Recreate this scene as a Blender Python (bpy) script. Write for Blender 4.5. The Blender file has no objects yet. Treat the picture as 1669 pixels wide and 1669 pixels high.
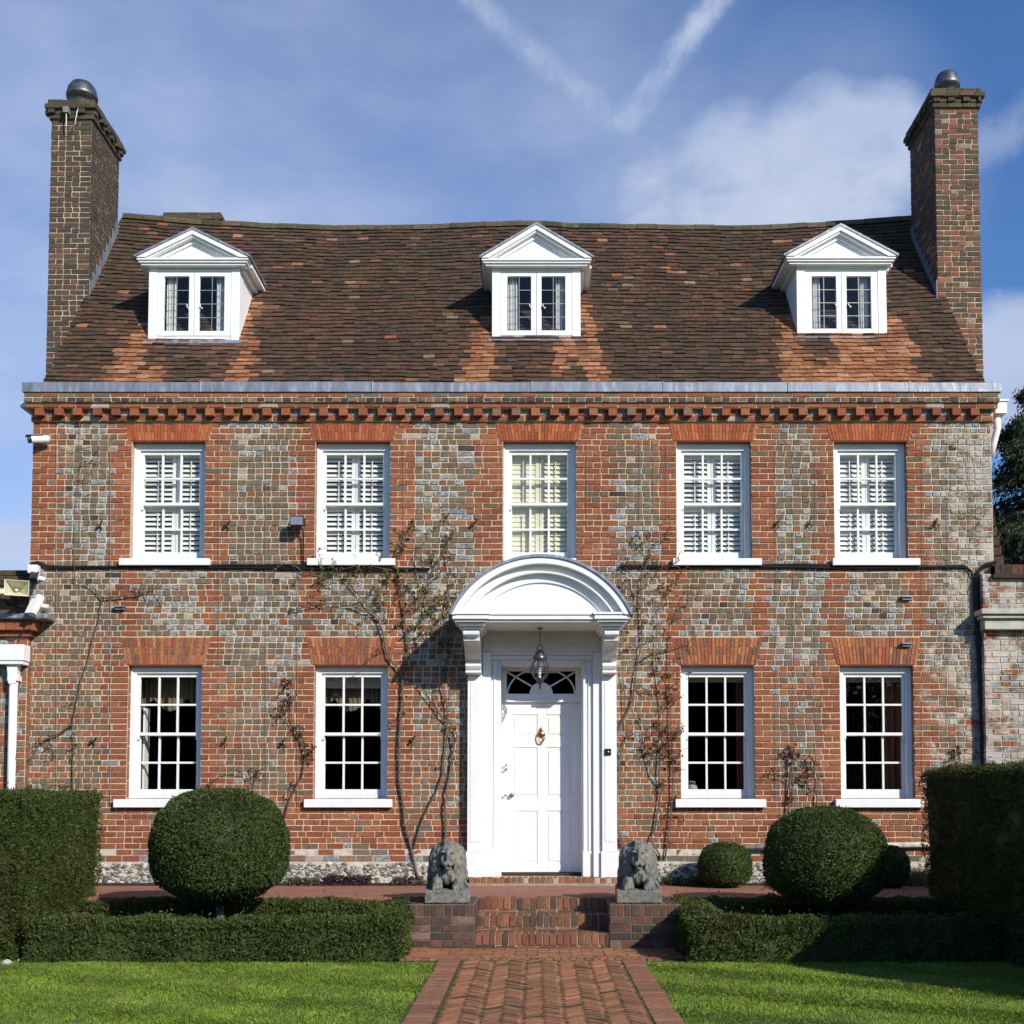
import bpy, bmesh, math, random
import numpy as np
from mathutils import Vector, Matrix, noise
random.seed(7); RNG = np.random.default_rng(7)
sc = bpy.context.scene
COL = sc.collection
R = math.radians
def U(a, b): return random.uniform(a, b)

# ------------------------------------------------------------------ camera
SZ = 1669.0; F = 1937.0; D = 15.5; EYE = 1.6; TH = R(3.2)
PX = 873.0; PY = 1297.0 - F*math.tan(TH)
def at(px, py, y):
    """where the sight line of a measured point meets the vertical plane Y=y"""
    u = (px-PX)/F; v = (PY-py)/F
    dy = math.cos(TH)-v*math.sin(TH); dz = math.sin(TH)+v*math.cos(TH)
    t = (y+D)/dy
    return u*t, EYE+dz*t
def wx(px, py, y=0.0): return at(px, py, y)[0]
def wz(px, py, y=0.0): return at(px, py, y)[1]
cam = bpy.data.cameras.new('camera'); co = bpy.data.objects.new('camera', cam); COL.objects.link(co)
co.location = (0, -D, EYE); co.rotation_euler = (math.pi/2+TH, 0, 0)
cam.sensor_width = 36; cam.lens = F/SZ*36
cam.shift_x = (SZ/2-PX)/SZ; cam.shift_y = (PY-SZ/2)/SZ
cam.clip_end = 2000; sc.camera = co
sc.render.resolution_x = 1024; sc.render.resolution_y = 1024

# ------------------------------------------------------------------ materials
def new_mat(name):
    m = bpy.data.materials.new(name); m.use_nodes = True
    nt = m.node_tree; b = nt.nodes['Principled BSDF']
    return m, nt, b
def N(nt, t, **k):
    n = nt.nodes.new(t)
    for a, v in k.items(): setattr(n, a, v)
    return n
def mathn(nt, op, a, b=None, clamp=False):
    n = N(nt, 'ShaderNodeMath', operation=op, use_clamp=clamp)
    for i, v in enumerate((a, b)):
        if v is None: continue
        if isinstance(v, (int, float)): n.inputs[i].default_value = v
        else: nt.links.new(v, n.inputs[i])
    return n.outputs[0]
def mixc(nt, fac, a, b, blend='MIX'):
    n = N(nt, 'ShaderNodeMix', data_type='RGBA', blend_type=blend)
    for s, v in ((n.inputs['Factor'], fac), (n.inputs['A'], a), (n.inputs['B'], b)):
        if isinstance(v, (int, float)): s.default_value = v
        elif isinstance(v, tuple): s.default_value = (*v, 1) if len(v) == 3 else v
        else: nt.links.new(v, s)
    return n.outputs['Result']
def noisen(nt, scale, detail=4, rough=.55, vec=None):
    n = N(nt, 'ShaderNodeTexNoise'); n.inputs['Scale'].default_value = scale
    n.inputs['Detail'].default_value = detail; n.inputs['Roughness'].default_value = rough
    if vec is not None: nt.links.new(vec, n.inputs['Vector'])
    return n.outputs['Fac']
def ramp(nt, fac, *stops):
    n = N(nt, 'ShaderNodeValToRGB'); cr = n.color_ramp
    while len(cr.elements) < len(stops): cr.elements.new(.5)
    for e, (p, c) in zip(cr.elements, stops):
        e.position = p; e.color = (*c, 1) if isinstance(c, tuple) else (c, c, c, 1)
    nt.links.new(fac, n.inputs[0]); return n.outputs[0]
def objco(nt): return N(nt, 'ShaderNodeTexCoord').outputs['Object']
def posn(nt): return N(nt, 'ShaderNodeNewGeometry').outputs['Position']
def bump(nt, b, h, dist=.01, strength=1):
    n = N(nt, 'ShaderNodeBump'); n.inputs['Distance'].default_value = dist; n.inputs['Strength'].default_value = strength
    nt.links.new(h, n.inputs['Height']); nt.links.new(n.outputs[0], b.inputs['Normal'])
def attr(nt, name='Col'): return N(nt, 'ShaderNodeAttribute', attribute_name=name).outputs['Color']

M = {}
def brick_like(name, var=.35, nsc=30, bmp=.006, rough=.92, white=False, patch=None):
    m, nt, b = new_mat(name); p = posn(nt)
    c = attr(nt)
    f = noisen(nt, nsc, 6, .65, p)
    c = mixc(nt, 1.0, c, ramp(nt, f, (.25, 1-var), (.75, 1+var*.8)), 'MULTIPLY')
    f2 = noisen(nt, 90, 3, .6, p)
    c = mixc(nt, ramp(nt, f2, (.6, 0.), (.75, .35)), c, (.10, .085, .07))
    sc3 = N(nt, 'ShaderNodeSeparateColor'); nt.links.new(attr(nt), sc3.inputs[0])
    fl = mathn(nt, 'MULTIPLY', mathn(nt, 'SUBTRACT', sc3.outputs[2], mathn(nt, 'MULTIPLY', sc3.outputs[0], .88)), 18, True)
    mott = ramp(nt, noisen(nt, 26, 5, .7, p), (.36, (.09, .09, .09)), (.5, (.225, .238, .25)), (.64, (.45, .46, .455)))
    c = mixc(nt, mathn(nt, 'MULTIPLY', fl, .85), c, mott)
    if white:
        sx = N(nt, 'ShaderNodeSeparateXYZ'); nt.links.new(p, sx.inputs[0])
        mr = N(nt, 'ShaderNodeMapRange'); nt.links.new(sx.outputs[0], mr.inputs[0])
        mr.inputs[1].default_value = 4.6; mr.inputs[2].default_value = 5.75
        mask = noisen(nt, 3.2, 10, .78, p)
        k = mathn(nt, 'ADD', mask, mathn(nt, 'MULTIPLY', mr.outputs[0], .17))
        c = mixc(nt, ramp(nt, k, (.62, 0.), (.73, .8)), c, (.52, .50, .46))
        gl = noisen(nt, .8, 3, .5, p)
        c = mixc(nt, 1.0, c, ramp(nt, gl, (.3, .82), (.7, 1.12)), 'MULTIPLY')
    if patch: c = patch(nt, c, p)
    nt.links.new(c, b.inputs['Base Color']); b.inputs['Roughness'].default_value = rough
    b.inputs['Specular IOR Level'].default_value = .25
    bump(nt, b, noisen(nt, 55, 6, .7, p), bmp)
    M[name] = m; return m
def moss_patch(nt, c, p):
    f = noisen(nt, 1.3, 5, .6, p)
    f2 = noisen(nt, 25, 3, .6, p)
    k = mathn(nt, 'MULTIPLY', ramp(nt, f, (.5, 0.), (.75, .7)), ramp(nt, f2, (.4, 0.), (.65, .7)))
    return mixc(nt, k, c, (.055, .055, .018))
brick_like('brick', var=.45, white=True)
brick_like('plain_brick')
brick_like('tile', var=.5, nsc=14, bmp=.008, patch=moss_patch)
def path_moss(nt, c, p):
    k = mathn(nt, 'MULTIPLY', ramp(nt, noisen(nt, 1.6, 4, .6, p), (.46, 0.), (.66, 1.)), ramp(nt, noisen(nt, 20, 5, .65, p), (.46, 0.), (.62, .75)))
    return mixc(nt, k, c, (.085, .085, .025))
brick_like('paver', var=.35, nsc=22, patch=path_moss)

def simple(name, col, rough=.6, metal=0., var=.12, nsc=8, bmp=0., bsc=60, spec=.4, dirt=None, stretch=None):
    m, nt, b = new_mat(name); p = posn(nt)
    if stretch:
        mp = N(nt, 'ShaderNodeMapping'); mp.inputs['Scale'].default_value = stretch; nt.links.new(p, mp.inputs[0]); p2 = mp.outputs[0]
    else: p2 = p
    f = noisen(nt, nsc, 6, .6, p2)
    c = mixc(nt, 1.0, col, ramp(nt, f, (.3, 1-var), (.7, 1+var)), 'MULTIPLY')
    if dirt: 
        g = noisen(nt, dirt[1], 8, .7, p2); c = mixc(nt, ramp(nt, g, (dirt[2], 0.), (dirt[2]+.15, dirt[3])), c, dirt[0])
    nt.links.new(c, b.inputs['Base Color']); b.inputs['Roughness'].default_value = rough
    b.inputs['Metallic'].default_value = metal; b.inputs['Specular IOR Level'].default_value = spec
    if bmp: bump(nt, b, noisen(nt, bsc, 5, .65, p), bmp)
    M[name] = m; return m
simple('mortar', (.57, .46, .31), .95, var=.22, nsc=18, bmp=.004, dirt=((.30, .25, .19), 5, .58, .6))
simple('step_mortar', (.44, .36, .25), .95, var=.3, nsc=14, bmp=.004, dirt=((.10, .09, .05), 6, .5, .7))
simple('dark_mortar', (.16, .13, .10), .95, var=.25, nsc=12, bmp=.004)
simple('white_paint', (.80, .80, .785), .42, var=.05, nsc=5, dirt=((.50, .48, .43), 9, .62, .4), bmp=.0012, bsc=40, stretch=(1.6, 1.6, .5))
simple('lead', (.23, .25, .30), .5, .35, var=.28, nsc=3, stretch=(2.5, 1, .5), dirt=((.46, .48, .52), 6, .52, .7), bmp=.004, bsc=12)
simple('dark_iron', (.015, .015, .016), .5, .5, var=.2)
simple('black_plastic', (.012, .012, .014), .45, var=.2)
simple('grey_wire', (.30, .29, .27), .5, .4, var=.2)
simple('steel', (.20, .20, .20), .42, .8, var=.35, nsc=8, dirt=((.05, .05, .05), 7, .48, .7))
simple('pewter', (.13, .135, .14), .35, .8, var=.3, nsc=15)
simple('brass', (.42, .28, .09), .3, .9, var=.25, nsc=25)
simple('cream_plastic', (.62, .58, .42), .5, var=.1, nsc=5)
simple('white_plastic', (.78, .78, .77), .35, var=.04)
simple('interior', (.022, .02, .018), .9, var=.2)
simple('cream_cloth', (.15, .115, .07), .85, var=.2, nsc=6, stretch=(9, 1, .2))
simple('grey_cloth', (.36, .36, .34), .85, var=.08)
simple('pale_cloth', (.62, .62, .62), .85, var=.15, nsc=6, stretch=(9, 1, .2))
simple('orange_cloth', (.20, .07, .035), .85, var=.15)
simple('shutter_paint', (.80, .79, .74), .5, var=.03)
simple('shutter_roomlit', (.74, .69, .52), .5, var=.03)  # warm room light on the middle window's shutters, put into the colour
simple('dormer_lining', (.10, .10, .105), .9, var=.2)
simple('brown_mat', (.035, .02, .015), .9, var=.3, nsc=50)
simple('bark', (.12, .10, .078), .9, var=.4, nsc=25, bmp=.006)
simple('twig', (.16, .115, .075), .9, var=.4, nsc=25)
simple('soil', (.035, .025, .018), .95, var=.5, nsc=20, bmp=.02, bsc=30)
simple('moss', (.060, .062, .018), .95, var=.6, nsc=9, bmp=.01, dirt=((.05, .035, .02), 7, .5, .8))
simple('terrace_stone', (.30, .27, .2), .9, var=.3, nsc=14, bmp=.006)
simple('stone_band', (.48, .46, .38), .9, var=.2, nsc=9, bmp=.005, dirt=((.12, .11, .06), 5, .55, .75))
simple('render_wall', (.42, .36, .28), .9, var=.2)
simple('flint_mortar', (.52, .48, .40), .95, var=.25, nsc=12, bmp=.008, dirt=((.24, .21, .15), 4, .56, .6))
brick_like('flint', var=.5, nsc=20, bmp=.008, rough=.55)
def stone():
    m, nt, b = new_mat('stone'); p = posn(nt)
    c = ramp(nt, noisen(nt, 16, 8, .68, p), (.3, (.05, .052, .046)), (.48, (.15, .15, .135)), (.7, (.27, .265, .235)))
    c = mixc(nt, ramp(nt, noisen(nt, 5, 6, .65, p), (.52, 0.), (.68, .6)), c, (.30, .24, .11))
    c = mixc(nt, ramp(nt, noisen(nt, 38, 3, .6, p), (.63, 0.), (.72, .6)), c, (.42, .42, .38))
    nt.links.new(c, b.inputs['Base Color']); b.inputs['Roughness'].default_value = .95
    bump(nt, b, noisen(nt, 45, 7, .7, p), .012); M['stone'] = m
stone()
def glass(name='glass', gl=.07):
    m, nt, b = new_mat(name)
    tr = N(nt, 'ShaderNodeBsdfTransparent'); tr.inputs[0].default_value = (.965, .975, .97, 1)
    go = N(nt, 'ShaderNodeBsdfGlossy'); go.inputs['Roughness'].default_value = .02
    lw = N(nt, 'ShaderNodeLayerWeight'); lw.inputs[0].default_value = .5
    k = mathn(nt, 'ADD', mathn(nt, 'MULTIPLY', mathn(nt, 'POWER', lw.outputs['Facing'], 4.), .6), .022)
    mx = N(nt, 'ShaderNodeMixShader'); nt.links.new(k, mx.inputs[0])
    nt.links.new(tr.outputs[0], mx.inputs[1]); nt.links.new(go.outputs[0], mx.inputs[2])
    f = N(nt, 'ShaderNodeBump'); f.inputs['Distance'].default_value = .02; f.inputs['Strength'].default_value = .25
    nt.links.new(noisen(nt, 3.5, 2, .5, posn(nt)), f.inputs['Height']); nt.links.new(f.outputs[0], go.inputs['Normal'])
    nt.links.new(mx.outputs[0], nt.nodes['Material Output'].inputs[0]); M[name] = m
glass(); 
def foliage(name, transl=.25, rough=.55, spec=.18):
    m, nt, b = new_mat(name); c = attr(nt)
    f = noisen(nt, 2.5, 4, .6, posn(nt))
    c = mixc(nt, 1.0, c, ramp(nt, f, (.3, .75), (.7, 1.3)), 'MULTIPLY')
    nt.links.new(c, b.inputs['Base Color']); b.inputs['Roughness'].default_value = rough; b.inputs['Specular IOR Level'].default_value = spec
    t = N(nt, 'ShaderNodeBsdfTranslucent'); nt.links.new(c, t.inputs[0])
    mx = N(nt, 'ShaderNodeMixShader'); mx.inputs[0].default_value = transl
    nt.links.new(b.outputs[0], mx.inputs[1]); nt.links.new(t.outputs[0], mx.inputs[2])
    nt.links.new(mx.outputs[0], nt.nodes['Material Output'].inputs[0]); M[name] = m
foliage('leaf'); foliage('grass', .22, .6, .15)
def lawn_mat():
    m, nt, b = new_mat('turf'); p = posn(nt)
    c = ramp(nt, noisen(nt, 30, 6, .7, p), (.3, (.035, .060, .010)), (.7, (.09, .14, .022)))
    nt.links.new(c, b.inputs['Base Color']); b.inputs['Roughness'].default_value = .95; M['turf'] = m
lawn_mat()
def tex_brick(name, c1, c2, mo, sx=1., rot=None, w=.225, h=.0775, ms=.01):
    m, nt, b = new_mat(name); p = posn(nt)
    mp = N(nt, 'ShaderNodeMapping'); nt.links.new(p, mp.inputs[0])
    if rot: mp.inputs['Rotation'].default_value = rot
    t = N(nt, 'ShaderNodeTexBrick'); nt.links.new(mp.outputs[0], t.inputs['Vector'])
    t.inputs['Color1'].default_value = (*c1, 1); t.inputs['Color2'].default_value = (*c2, 1); t.inputs['Mortar'].default_value = (*mo, 1)
    t.inputs['Scale'].default_value = 1; t.inputs['Mortar Size'].default_value = ms
    t.inputs['Brick Width'].default_value = w; t.inputs['Row Height'].default_value = h
    c = mixc(nt, 1., t.outputs['Color'], ramp(nt, noisen(nt, 25, 6, .65, p), (.3, .7), (.7, 1.25)), 'MULTIPLY')
    nt.links.new(c, b.inputs['Base Color']); b.inputs['Roughness'].default_value = .92
    bump(nt, b, t.outputs['Fac'], -.008); M[name] = m
tex_brick('side_brick', (.30, .10, .055), (.17, .11, .08), (.45, .38, .27), rot=(R(90), 0, R(90)))
tex_brick('reveal_brick', (.33, .11, .055), (.27, .09, .05), (.45, .38, .27), rot=(R(90), 0, R(90)))
tex_brick('terrace_brick', (.34, .13, .075), (.25, .10, .065), (.20, .15, .10), w=.22, h=.11, ms=.006)

# ------------------------------------------------------------------ builders
def link(o, parent=None):
    COL.objects.link(o)
    if parent: o.parent = parent
    return o
def tag(o, label=None, cat=None, group=None, kind=None):
    for k, v in (('label', label), ('category', cat), ('group', group), ('kind', kind)):
        if v: o[k] = v
    return o
def empty(name, loc=(0, 0, 0), label=None, cat=None, group=None):
    o = bpy.data.objects.new(name, None); o.empty_display_size = .2; COL.objects.link(o); o.location = loc
    return tag(o, label, cat, group)
class MB:
    def __init__(s): s.v = []; s.f = []; s.c = []; s.m = []
    def add(s, vs, fs, col=None, mi=0):
        n = len(s.v); s.v.extend(vs)
        for f in fs: s.f.append([i+n for i in f]); s.c.append(col or (.5, .5, .5)); s.m.append(mi)
    def box(s, x0, x1, y0, y1, z0, z1, col=None, mi=0):
        s.add([(x0, y0, z0), (x1, y0, z0), (x1, y1, z0), (x0, y1, z0), (x0, y0, z1), (x1, y0, z1), (x1, y1, z1), (x0, y1, z1)],
              [(0, 3, 2, 1), (4, 5, 6, 7), (0, 1, 5, 4), (1, 2, 6, 5), (2, 3, 7, 6), (3, 0, 4, 7)], col, mi)
    def quad(s, a, b, c, d, col=None, mi=0): s.add([a, b, c, d], [(0, 1, 2, 3)], col, mi)
    def prism(s, poly, axis, a0, a1, col=None, mi=0):
        """poly: 2D points; extruded along axis ('x': pts are (y,z); 'y': pts are (x,z); 'z': pts are (x,y))"""
        n = len(poly)
        def mk(p, a): return {'x': (a, p[0], p[1]), 'y': (p[0], a, p[1]), 'z': (p[0], p[1], a)}[axis]
        vs = [mk(p, a0) for p in poly]+[mk(p, a1) for p in poly]
        fs = [tuple(range(n)), tuple(range(2*n-1, n-1, -1))]+[(i, i+n, (i+1) % n+n, (i+1) % n) for i in range(n)]
        s.add(vs, fs, col, mi)
    def tube(s, pts, r, seg=6, col=None, mi=0, caps=True):
        pts = [Vector(p) for p in pts]
        rs = r if isinstance(r, (list, tuple)) else [r]*len(pts)
        rings = []; up = None
        for i, p in enumerate(pts):
            d = (pts[min(i+1, len(pts)-1)]-pts[max(i-1, 0)])
            d = d.normalized() if d.length > 1e-9 else Vector((0, 0, 1))
            if up is None: up = Vector((0, 0, 1)) if abs(d.z) < .9 else Vector((1, 0, 0))
            a = d.cross(up); a = a.normalized() if a.length > 1e-6 else d.orthogonal().normalized()
            bb = a.cross(d).normalized(); up = bb
            rings.append([p+(a*math.cos(2*math.pi*k/seg)+bb*math.sin(2*math.pi*k/seg))*rs[i] for k in range(seg)])
        vs = [tuple(v) for ring in rings for v in ring]; fs = []
        for i in range(len(pts)-1):
            for k in range(seg):
                fs.append((i*seg+k, i*seg+(k+1) % seg, (i+1)*seg+(k+1) % seg, (i+1)*seg+k))
        if caps: fs += [tuple(range(seg))[::-1], tuple(range((len(pts)-1)*seg, len(pts)*seg))]
        s.add(vs, fs, col, mi)
    def lathe(s, prof, cx, cy, seg=20, col=None, mi=0):
        """prof: (r,z) list, about the vertical through cx,cy"""
        vs = []; fs = []; n = len(prof)
        for r, z in prof:
            for k in range(seg): vs.append((cx+r*math.cos(2*math.pi*k/seg), cy+r*math.sin(2*math.pi*k/seg), z))
        for i in range(n-1):
            for k in range(seg): fs.append((i*seg+k, i*seg+(k+1) % seg, (i+1)*seg+(k+1) % seg, (i+1)*seg+k))
        s.add(vs, fs, col, mi)
    def build(s, name, mats, parent=None, bevel=0, smooth=False, offset=None):
        me = bpy.data.meshes.new(name)
        vs = s.v if offset is None else [(v[0]-offset[0], v[1]-offset[1], v[2]-offset[2]) for v in s.v]
        me.from_pydata([tuple(v) for v in vs], [], s.f)
        mats = mats if isinstance(mats, (list, tuple)) else [mats]
        for m in mats: me.materials.append(M[m])
        if len(mats) > 1: me.polygons.foreach_set('material_index', s.m)
        ca = me.color_attributes.new('Col', 'FLOAT_COLOR', 'CORNER')
        cnt = np.array([len(f) for f in s.f]); cc = np.repeat(np.array([(*c, 1.) for c in s.c], dtype=np.float32), cnt, axis=0)
        ca.data.foreach_set('color', cc.ravel())
        if smooth: me.polygons.foreach_set('use_smooth', [True]*len(me.polygons))
        me.validate(); me.update()
        o = bpy.data.objects.new(name, me); link(o, parent)
        if bevel:
            b = o.modifiers.new('bevel', 'BEVEL'); b.width = bevel; b.segments = 2; b.limit_method = 'ANGLE'; b.angle_limit = R(40)
        return o
def quads_obj(name, Q, C, mat, parent=None, offset=None):
    """independent quads: Q (n,4,3), C (n,3)"""
    Q = np.asarray(Q, dtype=np.float32)
    if offset is not None: Q = Q-np.array(offset, dtype=np.float32)
    n = len(Q); me = bpy.data.meshes.new(name)
    me.vertices.add(n*4); me.vertices.foreach_set('co', Q.reshape(-1))
    me.loops.add(n*4); me.loops.foreach_set('vertex_index', np.arange(n*4, dtype=np.int32))
    me.polygons.add(n); me.polygons.foreach_set('loop_start', np.arange(0, n*4, 4, dtype=np.int32))
    ca = me.color_attributes.new('Col', 'FLOAT_COLOR', 'CORNER')
    cc = np.ones((n, 4), dtype=np.float32); cc[:, :3] = C
    ca.data.foreach_set('color', np.repeat(cc, 4, axis=0).ravel())
    me.materials.append(M[mat]); me.update(); me.validate()
    o = bpy.data.objects.new(name, me); return link(o, parent)
def leaf_quads(P, Nn, size, width, spread=.8):
    """diamond leaves at P pointing roughly along Nn"""
    n = len(P)
    d = Nn+RNG.normal(0, spread, (n, 3)); d /= np.linalg.norm(d, axis=1, keepdims=True)+1e-9
    r = RNG.normal(0, 1, (n, 3)); w = np.cross(d, r); w /= np.linalg.norm(w, axis=1, keepdims=True)+1e-9
    L = size*RNG.uniform(.6, 1.4, (n, 1)); W = width*RNG.uniform(.7, 1.3, (n, 1))
    nn = np.cross(d, w)
    return np.stack([P-d*L*.5, P+w*W*.5+nn*W*.15, P+d*L*.5, P-w*W*.5+nn*W*.15], axis=1)
def vcol(base, n, dv=.35, dh=.12):
    c = np.array(base)[None, :]*RNG.uniform(1-dv, 1+dv, (n, 1))*RNG.uniform(1-dh, 1+dh, (n, 3)); return c
def pick(table):
    r = random.random()*sum(w for w, _ in table)
    for w, c in table:
        r -= w
        if r <= 0: break
    k = U(.87, 1.13); return tuple(min(1, x*k*U(.95, 1.05)) for x in c)

RED = (.275, .088, .043); ORANGE = (.315, .118, .056); DRED = (.22, .070, .040); BROWN = (.185, .116, .076); GREY = (.162, .130, .096)
BLUE = (.225, .238, .245); DARK = (.07, .055, .05); PALE = (.40, .34, .27); TAN = (.25, .14, .090)
def put_brick(mb, O, Ua, Va, Na, u0, u1, v0, v1, col, dep=.008, jit=.0025, inset=.003, mi=0):
    j = lambda: U(-jit, jit)
    q = [(u0, v0), (u1, v0), (u1, v1), (u0, v1)]
    dd = dep*U(.6, 1.4)
    back = [O+Ua*(u+0)+Va*v-Na*.02 for u, v in q]
    sg = [(1, 1), (-1, 1), (-1, -1), (1, -1)]
    fr = [O+Ua*(u+s[0]*inset+j())+Va*(v+s[1]*inset+j())+Na*(dd+U(-.0015, .0015)) for (u, v), s in zip(q, sg)]
    mb.add([tuple(p) for p in back+fr], [(4, 5, 6, 7), (0, 1, 5, 4), (1, 2, 6, 5), (2, 3, 7, 6), (3, 0, 4, 7)], col, mi)
X_, Y_, Z_ = Vector((1, 0, 0)), Vector((0, 1, 0)), Vector((0, 0, 1))

# ------------------------------------------------------------------ measured layout
ZB = wz(873, 1384)                      # top of the flint plinth
ZTER = .456                             # terrace
ZC = wz(873, 688)                       # underside of cornice
XL = wx(52, 800); XR = wx(1617, 800)    # house corners
GAP = .0105; CH = .0775
UP = []; LO = []
for (a, b, s0, s1) in ((214, 334, 197, 344), (514, 636, 502, 645), (820, 939, 806, 953), (1103, 1225, 1096, 1240), (1360, 1479, 1355, 1497)):
    UP.append(dict(x0=wx(a, 820), x1=wx(b, 820), s0=wx(s0, 917), s1=wx(s1, 917), zt=wz(a, 718), zs=wz(a, 911), zb=wz(a, 923), za=wz(a, 690)))
for (a, b, s0, s1) in ((208, 328, 188, 345), (512, 632, 497, 640), (1110, 1230, 1100, 1247), (1370, 1490, 1360, 1503)):
    LO.append(dict(x0=wx(a, 1190), x1=wx(b, 1190), s0=wx(s0, 1310), s1=wx(s1, 1310), zt=wz(a, 1083), zs=wz(a, 1302), zb=wz(a, 1316), za=wz(a, 1038)))
DX0 = wx(812, 1250); DX1 = wx(953, 1250); DZT = wz(880, 1082)
holes = [(w['x0'], w['x1'], w['zs'], w['zt']) for w in UP+LO]+[(DX0, DX1, ZTER, DZT)]
YW = .13                                # window recess

house = empty('brick_house', (0, 0, 0), 'two storey red and grey brick house with white sash windows and tiled roof', 'house')

# ---- wall: mortar body with real openings, every brick laid on it
def wall():
    mb = MB(); zlo, zhi = .3, ZC+.45; T = .34
    xs = sorted({XL, XR, *[h[0] for h in holes], *[h[1] for h in holes]}); zs = sorted({zlo, zhi, *[h[2] for h in holes], *[h[3] for h in holes]})
    def inside(x, z): return any(h[0] < x < h[1] and h[2] < z < h[3] for h in holes)
    for i in range(len(xs)-1):
        for k in range(len(zs)-1):
            if inside((xs[i]+xs[i+1])/2, (zs[k]+zs[k+1])/2): continue
            a, b, c, d = xs[i], xs[i+1], zs[k], zs[k+1]
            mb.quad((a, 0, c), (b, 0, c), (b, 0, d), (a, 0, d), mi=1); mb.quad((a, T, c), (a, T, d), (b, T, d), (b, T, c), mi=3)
    for (a, b, c, d) in holes:
        mb.quad((a, 0, c), (a, 0, d), (a, T, d), (a, T, c), mi=2); mb.quad((b, 0, c), (b, T, c), (b, T, d), (b, 0, d), mi=2)
        mb.quad((a, 0, d), (b, 0, d), (b, T, d), (a, T, d), mi=2); mb.quad((a, 0, c), (a, T, c), (b, T, c), (b, 0, c), mi=2)
    DEP = 6.2; zr = wz(873, 365, 3.1)-.55; ze = ZC+.30
    for x in (XL, XR):
        mb.add([(x, 0, zlo), (x, DEP, zlo), (x, DEP, ze), (x, 3.1, zr), (x, 0.0, ze)], [(0, 1, 2, 3, 4)], mi=2)
    mb.quad((XL, DEP, zlo), (XR, DEP, zlo), (XR, DEP, ze), (XL, DEP, ze), mi=2)
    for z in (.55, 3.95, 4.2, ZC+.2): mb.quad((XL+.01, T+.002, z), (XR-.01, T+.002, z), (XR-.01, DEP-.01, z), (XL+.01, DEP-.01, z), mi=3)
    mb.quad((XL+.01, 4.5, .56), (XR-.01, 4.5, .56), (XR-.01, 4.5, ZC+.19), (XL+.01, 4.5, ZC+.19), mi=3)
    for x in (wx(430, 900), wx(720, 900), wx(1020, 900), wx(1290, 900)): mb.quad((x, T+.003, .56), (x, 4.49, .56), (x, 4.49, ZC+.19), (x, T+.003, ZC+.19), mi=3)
    # bricks
    zcable = wz(873, 925); xc3 = (UP[2]['x0']+UP[2]['x1'])/2
    edges_u = [e for w in UP for e in (w['x0'], w['x1'])]; edges_l = [e for w in LO for e in (w['x0'], w['x1'])]
    n = int((ZC-ZB)/CH)+1; ch = (ZC-ZB)/n
    def blocked(x0, x1, z0, z1):
        """free parts of x0..x1 in the course z0..z1"""
        zm = (z0+z1)/2; cuts = []
        for h in holes:
            if h[2]-.005 < zm < h[3]+.005: cuts.append((h[0], h[1]))
        for w in UP+LO:
            if w['zt'] <= zm < w['za']:
                fl = .045+.05*(zm-w['zt'])/(w['za']-w['zt']); cuts.append((w['x0']-fl, w['x1']+fl))
        cuts.sort(); out = []; x = x0
        for a, b in cuts:
            if a > x: out.append((x, a))
            x = max(x, b)
        if x < x1: out.append((x, x1))
        return out
    for k in range(n):
        z0 = ZB+k*ch; z1 = z0+ch; zm = (z0+z1)/2
        up = zm > zcable-.02; par = k % 2
        for (a, b) in blocked(XL, XR, z0, z1):
            x = a; first = True; flip = (k+int(a*7)) % 2
            while x < b-.012:
                ed = edges_u if up else edges_l
                dw = min(abs(x+.06-e) for e in ed); dl = x-XL; dr = XR-x
                dstrip = min(abs(x+.06-(e+(.07 if i % 2 else -.07))) for i, e in enumerate(edges_u))
                clus = noise.noise(Vector((x*.9, zm*.9, 3.1)))+.6*noise.noise(Vector((x*2.3, zm*2.7, 7)))
                qw = .33 if par else .22
                red = False; st = False
                if up:
                    red = dw < qw or (abs(x-xc3) < (.98 if par else .86)) or dl < qw+.02
                elif zm > wz(873, 1085): red = dstrip < (.12 if par else .07)
                else: red = dw < qw+.02
                low = zm < LO[0]['zb']-.02
                if red: tb = ((7, RED), (2, ORANGE), (1.2, DRED), (.5, BROWN))
                elif low: tb = ((4.5, RED), (3, ORANGE), (1.8, BROWN), (.7, GREY), (.6, BLUE), (.8, DRED), (1.4, TAN))
                elif zm < wz(873, 1085 if x > XL+1.3 else 1030): tb = ((1.1, RED), (3, BROWN), (.8, ORANGE), (3.2, TAN), (2.0, GREY), (1.0*max(.1, 1+2*clus), BLUE))
                else: tb = ((.22, RED), (3.2, BROWN), (.8, TAN), (3.8, GREY), (3.4*max(.10, 1+2.6*clus), BLUE), (.15, DARK), (.45, PALE))
                if dr < .8 and not low: tb = tb+((.8, PALE), (2, GREY))
                if red or low or (abs(x-xc3) < 1.2 and up):
                    st = (not flip); flip = 1-flip
                else: st = random.random() < .04
                w = (.222 if st else .112)*U(.93, 1.05)
                if first and not red and par: w = .06+U(0, .03)
                first = False
                x1 = min(x+w, b)
                if b-x1 < .05: x1 = b
                wob = .007*noise.noise(Vector((x*.6, k*.31, 0)))
                c = pick(tb)
                fl = c[2] > c[0]*.9
                put_brick(mb, Vector((0, 0, wob)), X_, Z_, -Y_, x+GAP/2, x1-GAP/2, z0+GAP/2, z1-GAP/2, c, .011 if fl else .009, .006 if fl else .0028, .007 if fl else .003)
                x = x1
    # bricks on the left corner return
    return mb.build('wall', ['brick', 'mortar', 'reveal_brick', 'interior'], house)
wall()

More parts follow.
